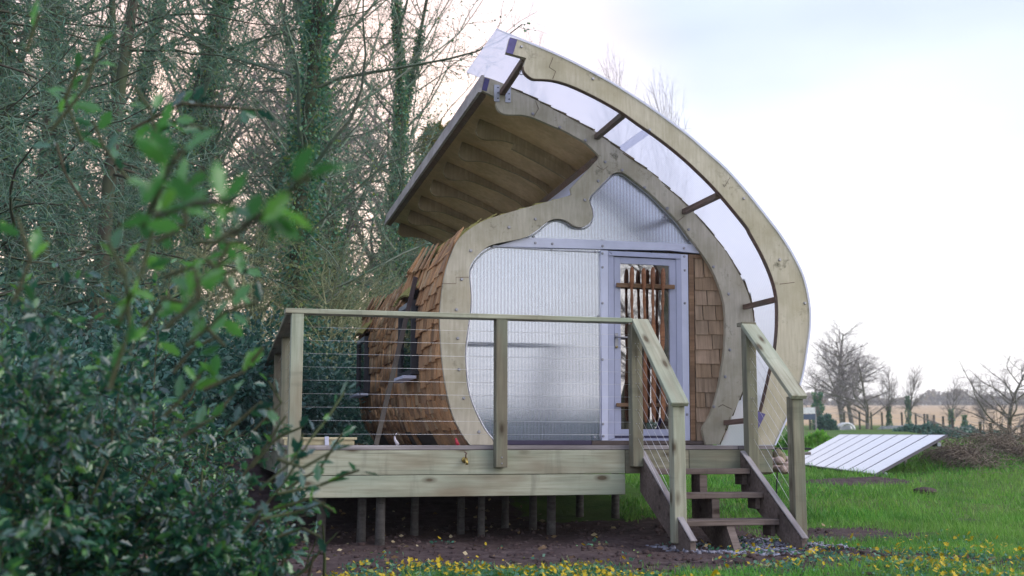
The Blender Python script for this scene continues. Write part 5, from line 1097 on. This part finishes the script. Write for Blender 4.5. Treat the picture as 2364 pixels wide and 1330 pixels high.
# flower leaves
nl = 9000; i = rs.randint(0, n, nl); P = np.c_[fx[i]+rs.normal(size=nl)*.05, fy[i]+rs.normal(size=nl)*.05, 0*fx[i]]; P[:, 2] = height(P[:, 0], P[:, 1])+rs.uniform(0, .025, nl); D = rs.normal(size=(nl, 3)); D[:, 2] = np.abs(D[:, 2])*.5
link('flower_leaves', leaf_mesh('flower_leaves', P, D, rs.uniform(.015, .04, nl), 'ivy_leaf', .7, rs=rs), None, None, 'stuff'); tag(bpy.data.objects['flower_leaves'], 'low green leaves among the yellow flowers', 'ground cover')
# litter
nl = 5200; x, y = scatter(rs, nl, -7, 3.2, 6.3, 16); sm_ = soil_mask(x, y); k = (rs.rand(nl) < sm_) & ((x < -1.5) | (rs.rand(nl) < .30)); x, y = x[k], y[k]; nl = len(x); P = np.c_[x, y, height(x, y)+.004+rs.rand(nl)*.012]; D = rs.normal(size=(nl, 3)); D[:, 2] *= .25
link('leaf_litter', leaf_mesh('leaf_litter', P, D, rs.uniform(.02, .065, nl), 'litter', .6, rs=rs), None, None, 'stuff'); tag(bpy.data.objects['leaf_litter'], 'fallen pale and brown leaves on the bare soil', 'leaf litter')
# slate chippings
nc = 1500; s_ = rs.uniform(2.72, 3.95, nc); t_ = rs.uniform(-1.15, -.15, nc); P0 = np.array([tuple(LOC @ Vector((a, b_, 0))) for a, b_ in zip(s_, t_)]); k = rs.rand(nc) < .25+.75*sst(-.1, .5, vnoise(P0[:, 0], P0[:, 1], 4)+.4); P0 = P0[k]; nc = len(P0); zz = height(P0[:, 0], P0[:, 1])
cube = np.array([(-1, -1, -.4), (1, -.8, -.4), (.9, 1, -.3), (-.8, .9, -.4), (-.8, -.8, .4), (.9, -.7, .35), (.7, .9, .45), (-.9, .7, .3)]); Vc = []
for i in range(nc):
    Q = np.array(Matrix.Rotation(rs.rand()*6.28, 3, 'Z') @ Matrix.Rotation(rs.normal()*.35, 3, 'X') @ Matrix.Rotation(rs.normal()*.35, 3, 'Y')); r_ = rs.uniform(.006, .02); Vc.append((cube*rs.uniform(.7, 1.2, (8, 3))*r_) @ Q.T+np.array((P0[i, 0], P0[i, 1], zz[i]+r_*.2)))
link('slate_chippings', fast_mesh('slate_chippings', np.concatenate(Vc), np.concatenate([UF+8*i for i in range(nc)]), 'slate'), None, None, 'stuff'); tag(bpy.data.objects['slate_chippings'], 'blue-grey slate chippings around the foot of the steps', 'gravel')
# clods on the soil
nc = 2600; x, y = scatter(rs, nc, -2.2, 2.6, 6.4, 10.5); k = rs.rand(nc) < soil_mask(x, y); x, y = x[k], y[k]; nc = len(x); zz = height(x, y); Vc = []
for i in range(nc):
    r_ = rs.uniform(.004, .02)*(1 if rs.rand() < .93 else 1.8); Vc.append((cube*np.array([1, 1, 1.3])*rs.uniform(.6, 1.3, (8, 3))*r_)+np.array((x[i], y[i], zz[i]+.1*r_)))
link('soil_clods', fast_mesh('soil_clods', np.concatenate(Vc), np.concatenate([UF+8*i for i in range(nc)]), 'earth'), None, None, 'stuff'); me_ = bpy.data.objects['soil_clods'].data; attr(me_, 'soil', np.ones(len(me_.vertices))); attr(me_, 'field', np.zeros(len(me_.vertices))); tag(bpy.data.objects['soil_clods'], 'crumbly dark clods on the soil before the deck', 'soil')
mh = rock(.14, 123, 'earth', .45); p = atY(2133, 1118, 13.2); attr(mh, 'soil', np.ones(len(mh.vertices))); attr(mh, 'field', np.zeros(len(mh.vertices))); o = link('molehill', mh, None, Matrix.Translation((p.x, p.y, wz(p.x, p.y)+.02))); tag(o, 'dark molehill on the lawn below the brambles', 'molehill')
hz = bpy.data.materials.new('haze'); hz.use_nodes = True; t = hz.node_tree; t.nodes.clear(); o_ = N(t, 'ShaderNodeOutputMaterial'); pv = N(t, 'ShaderNodeVolumePrincipled'); pv.inputs['Density'].default_value = HAZE; pv.inputs['Color'].default_value = (.92, .95, 1, 1); pv.inputs['Anisotropy'].default_value = .2; t.links.new(pv.outputs[0], o_.inputs['Volume']); MATS['haze'] = hz
hx0, hx1, hy0, hy1, hz0, hz1 = -520, 620, -420, 920, -3.0, 34.0
link('haze', py_mesh('haze', [(a_, b_, c_) for c_ in (hz0, hz1) for b_ in (hy0, hy1) for a_ in (hx0, hx1)], [(0, 2, 3, 1), (4, 5, 7, 6), (0, 1, 5, 4), (1, 3, 7, 5), (3, 2, 6, 7), (2, 0, 4, 6)], 'haze'), None, None, 'stuff')
print('tris', sum(len(m_.loop_triangles) or sum(p_.loop_total-2 for p_ in m_.polygons) if len(m_.polygons) < 2000 else int(len(m_.loops)-2*len(m_.polygons)) for m_ in bpy.data.meshes), 'objects', len(scene.objects))
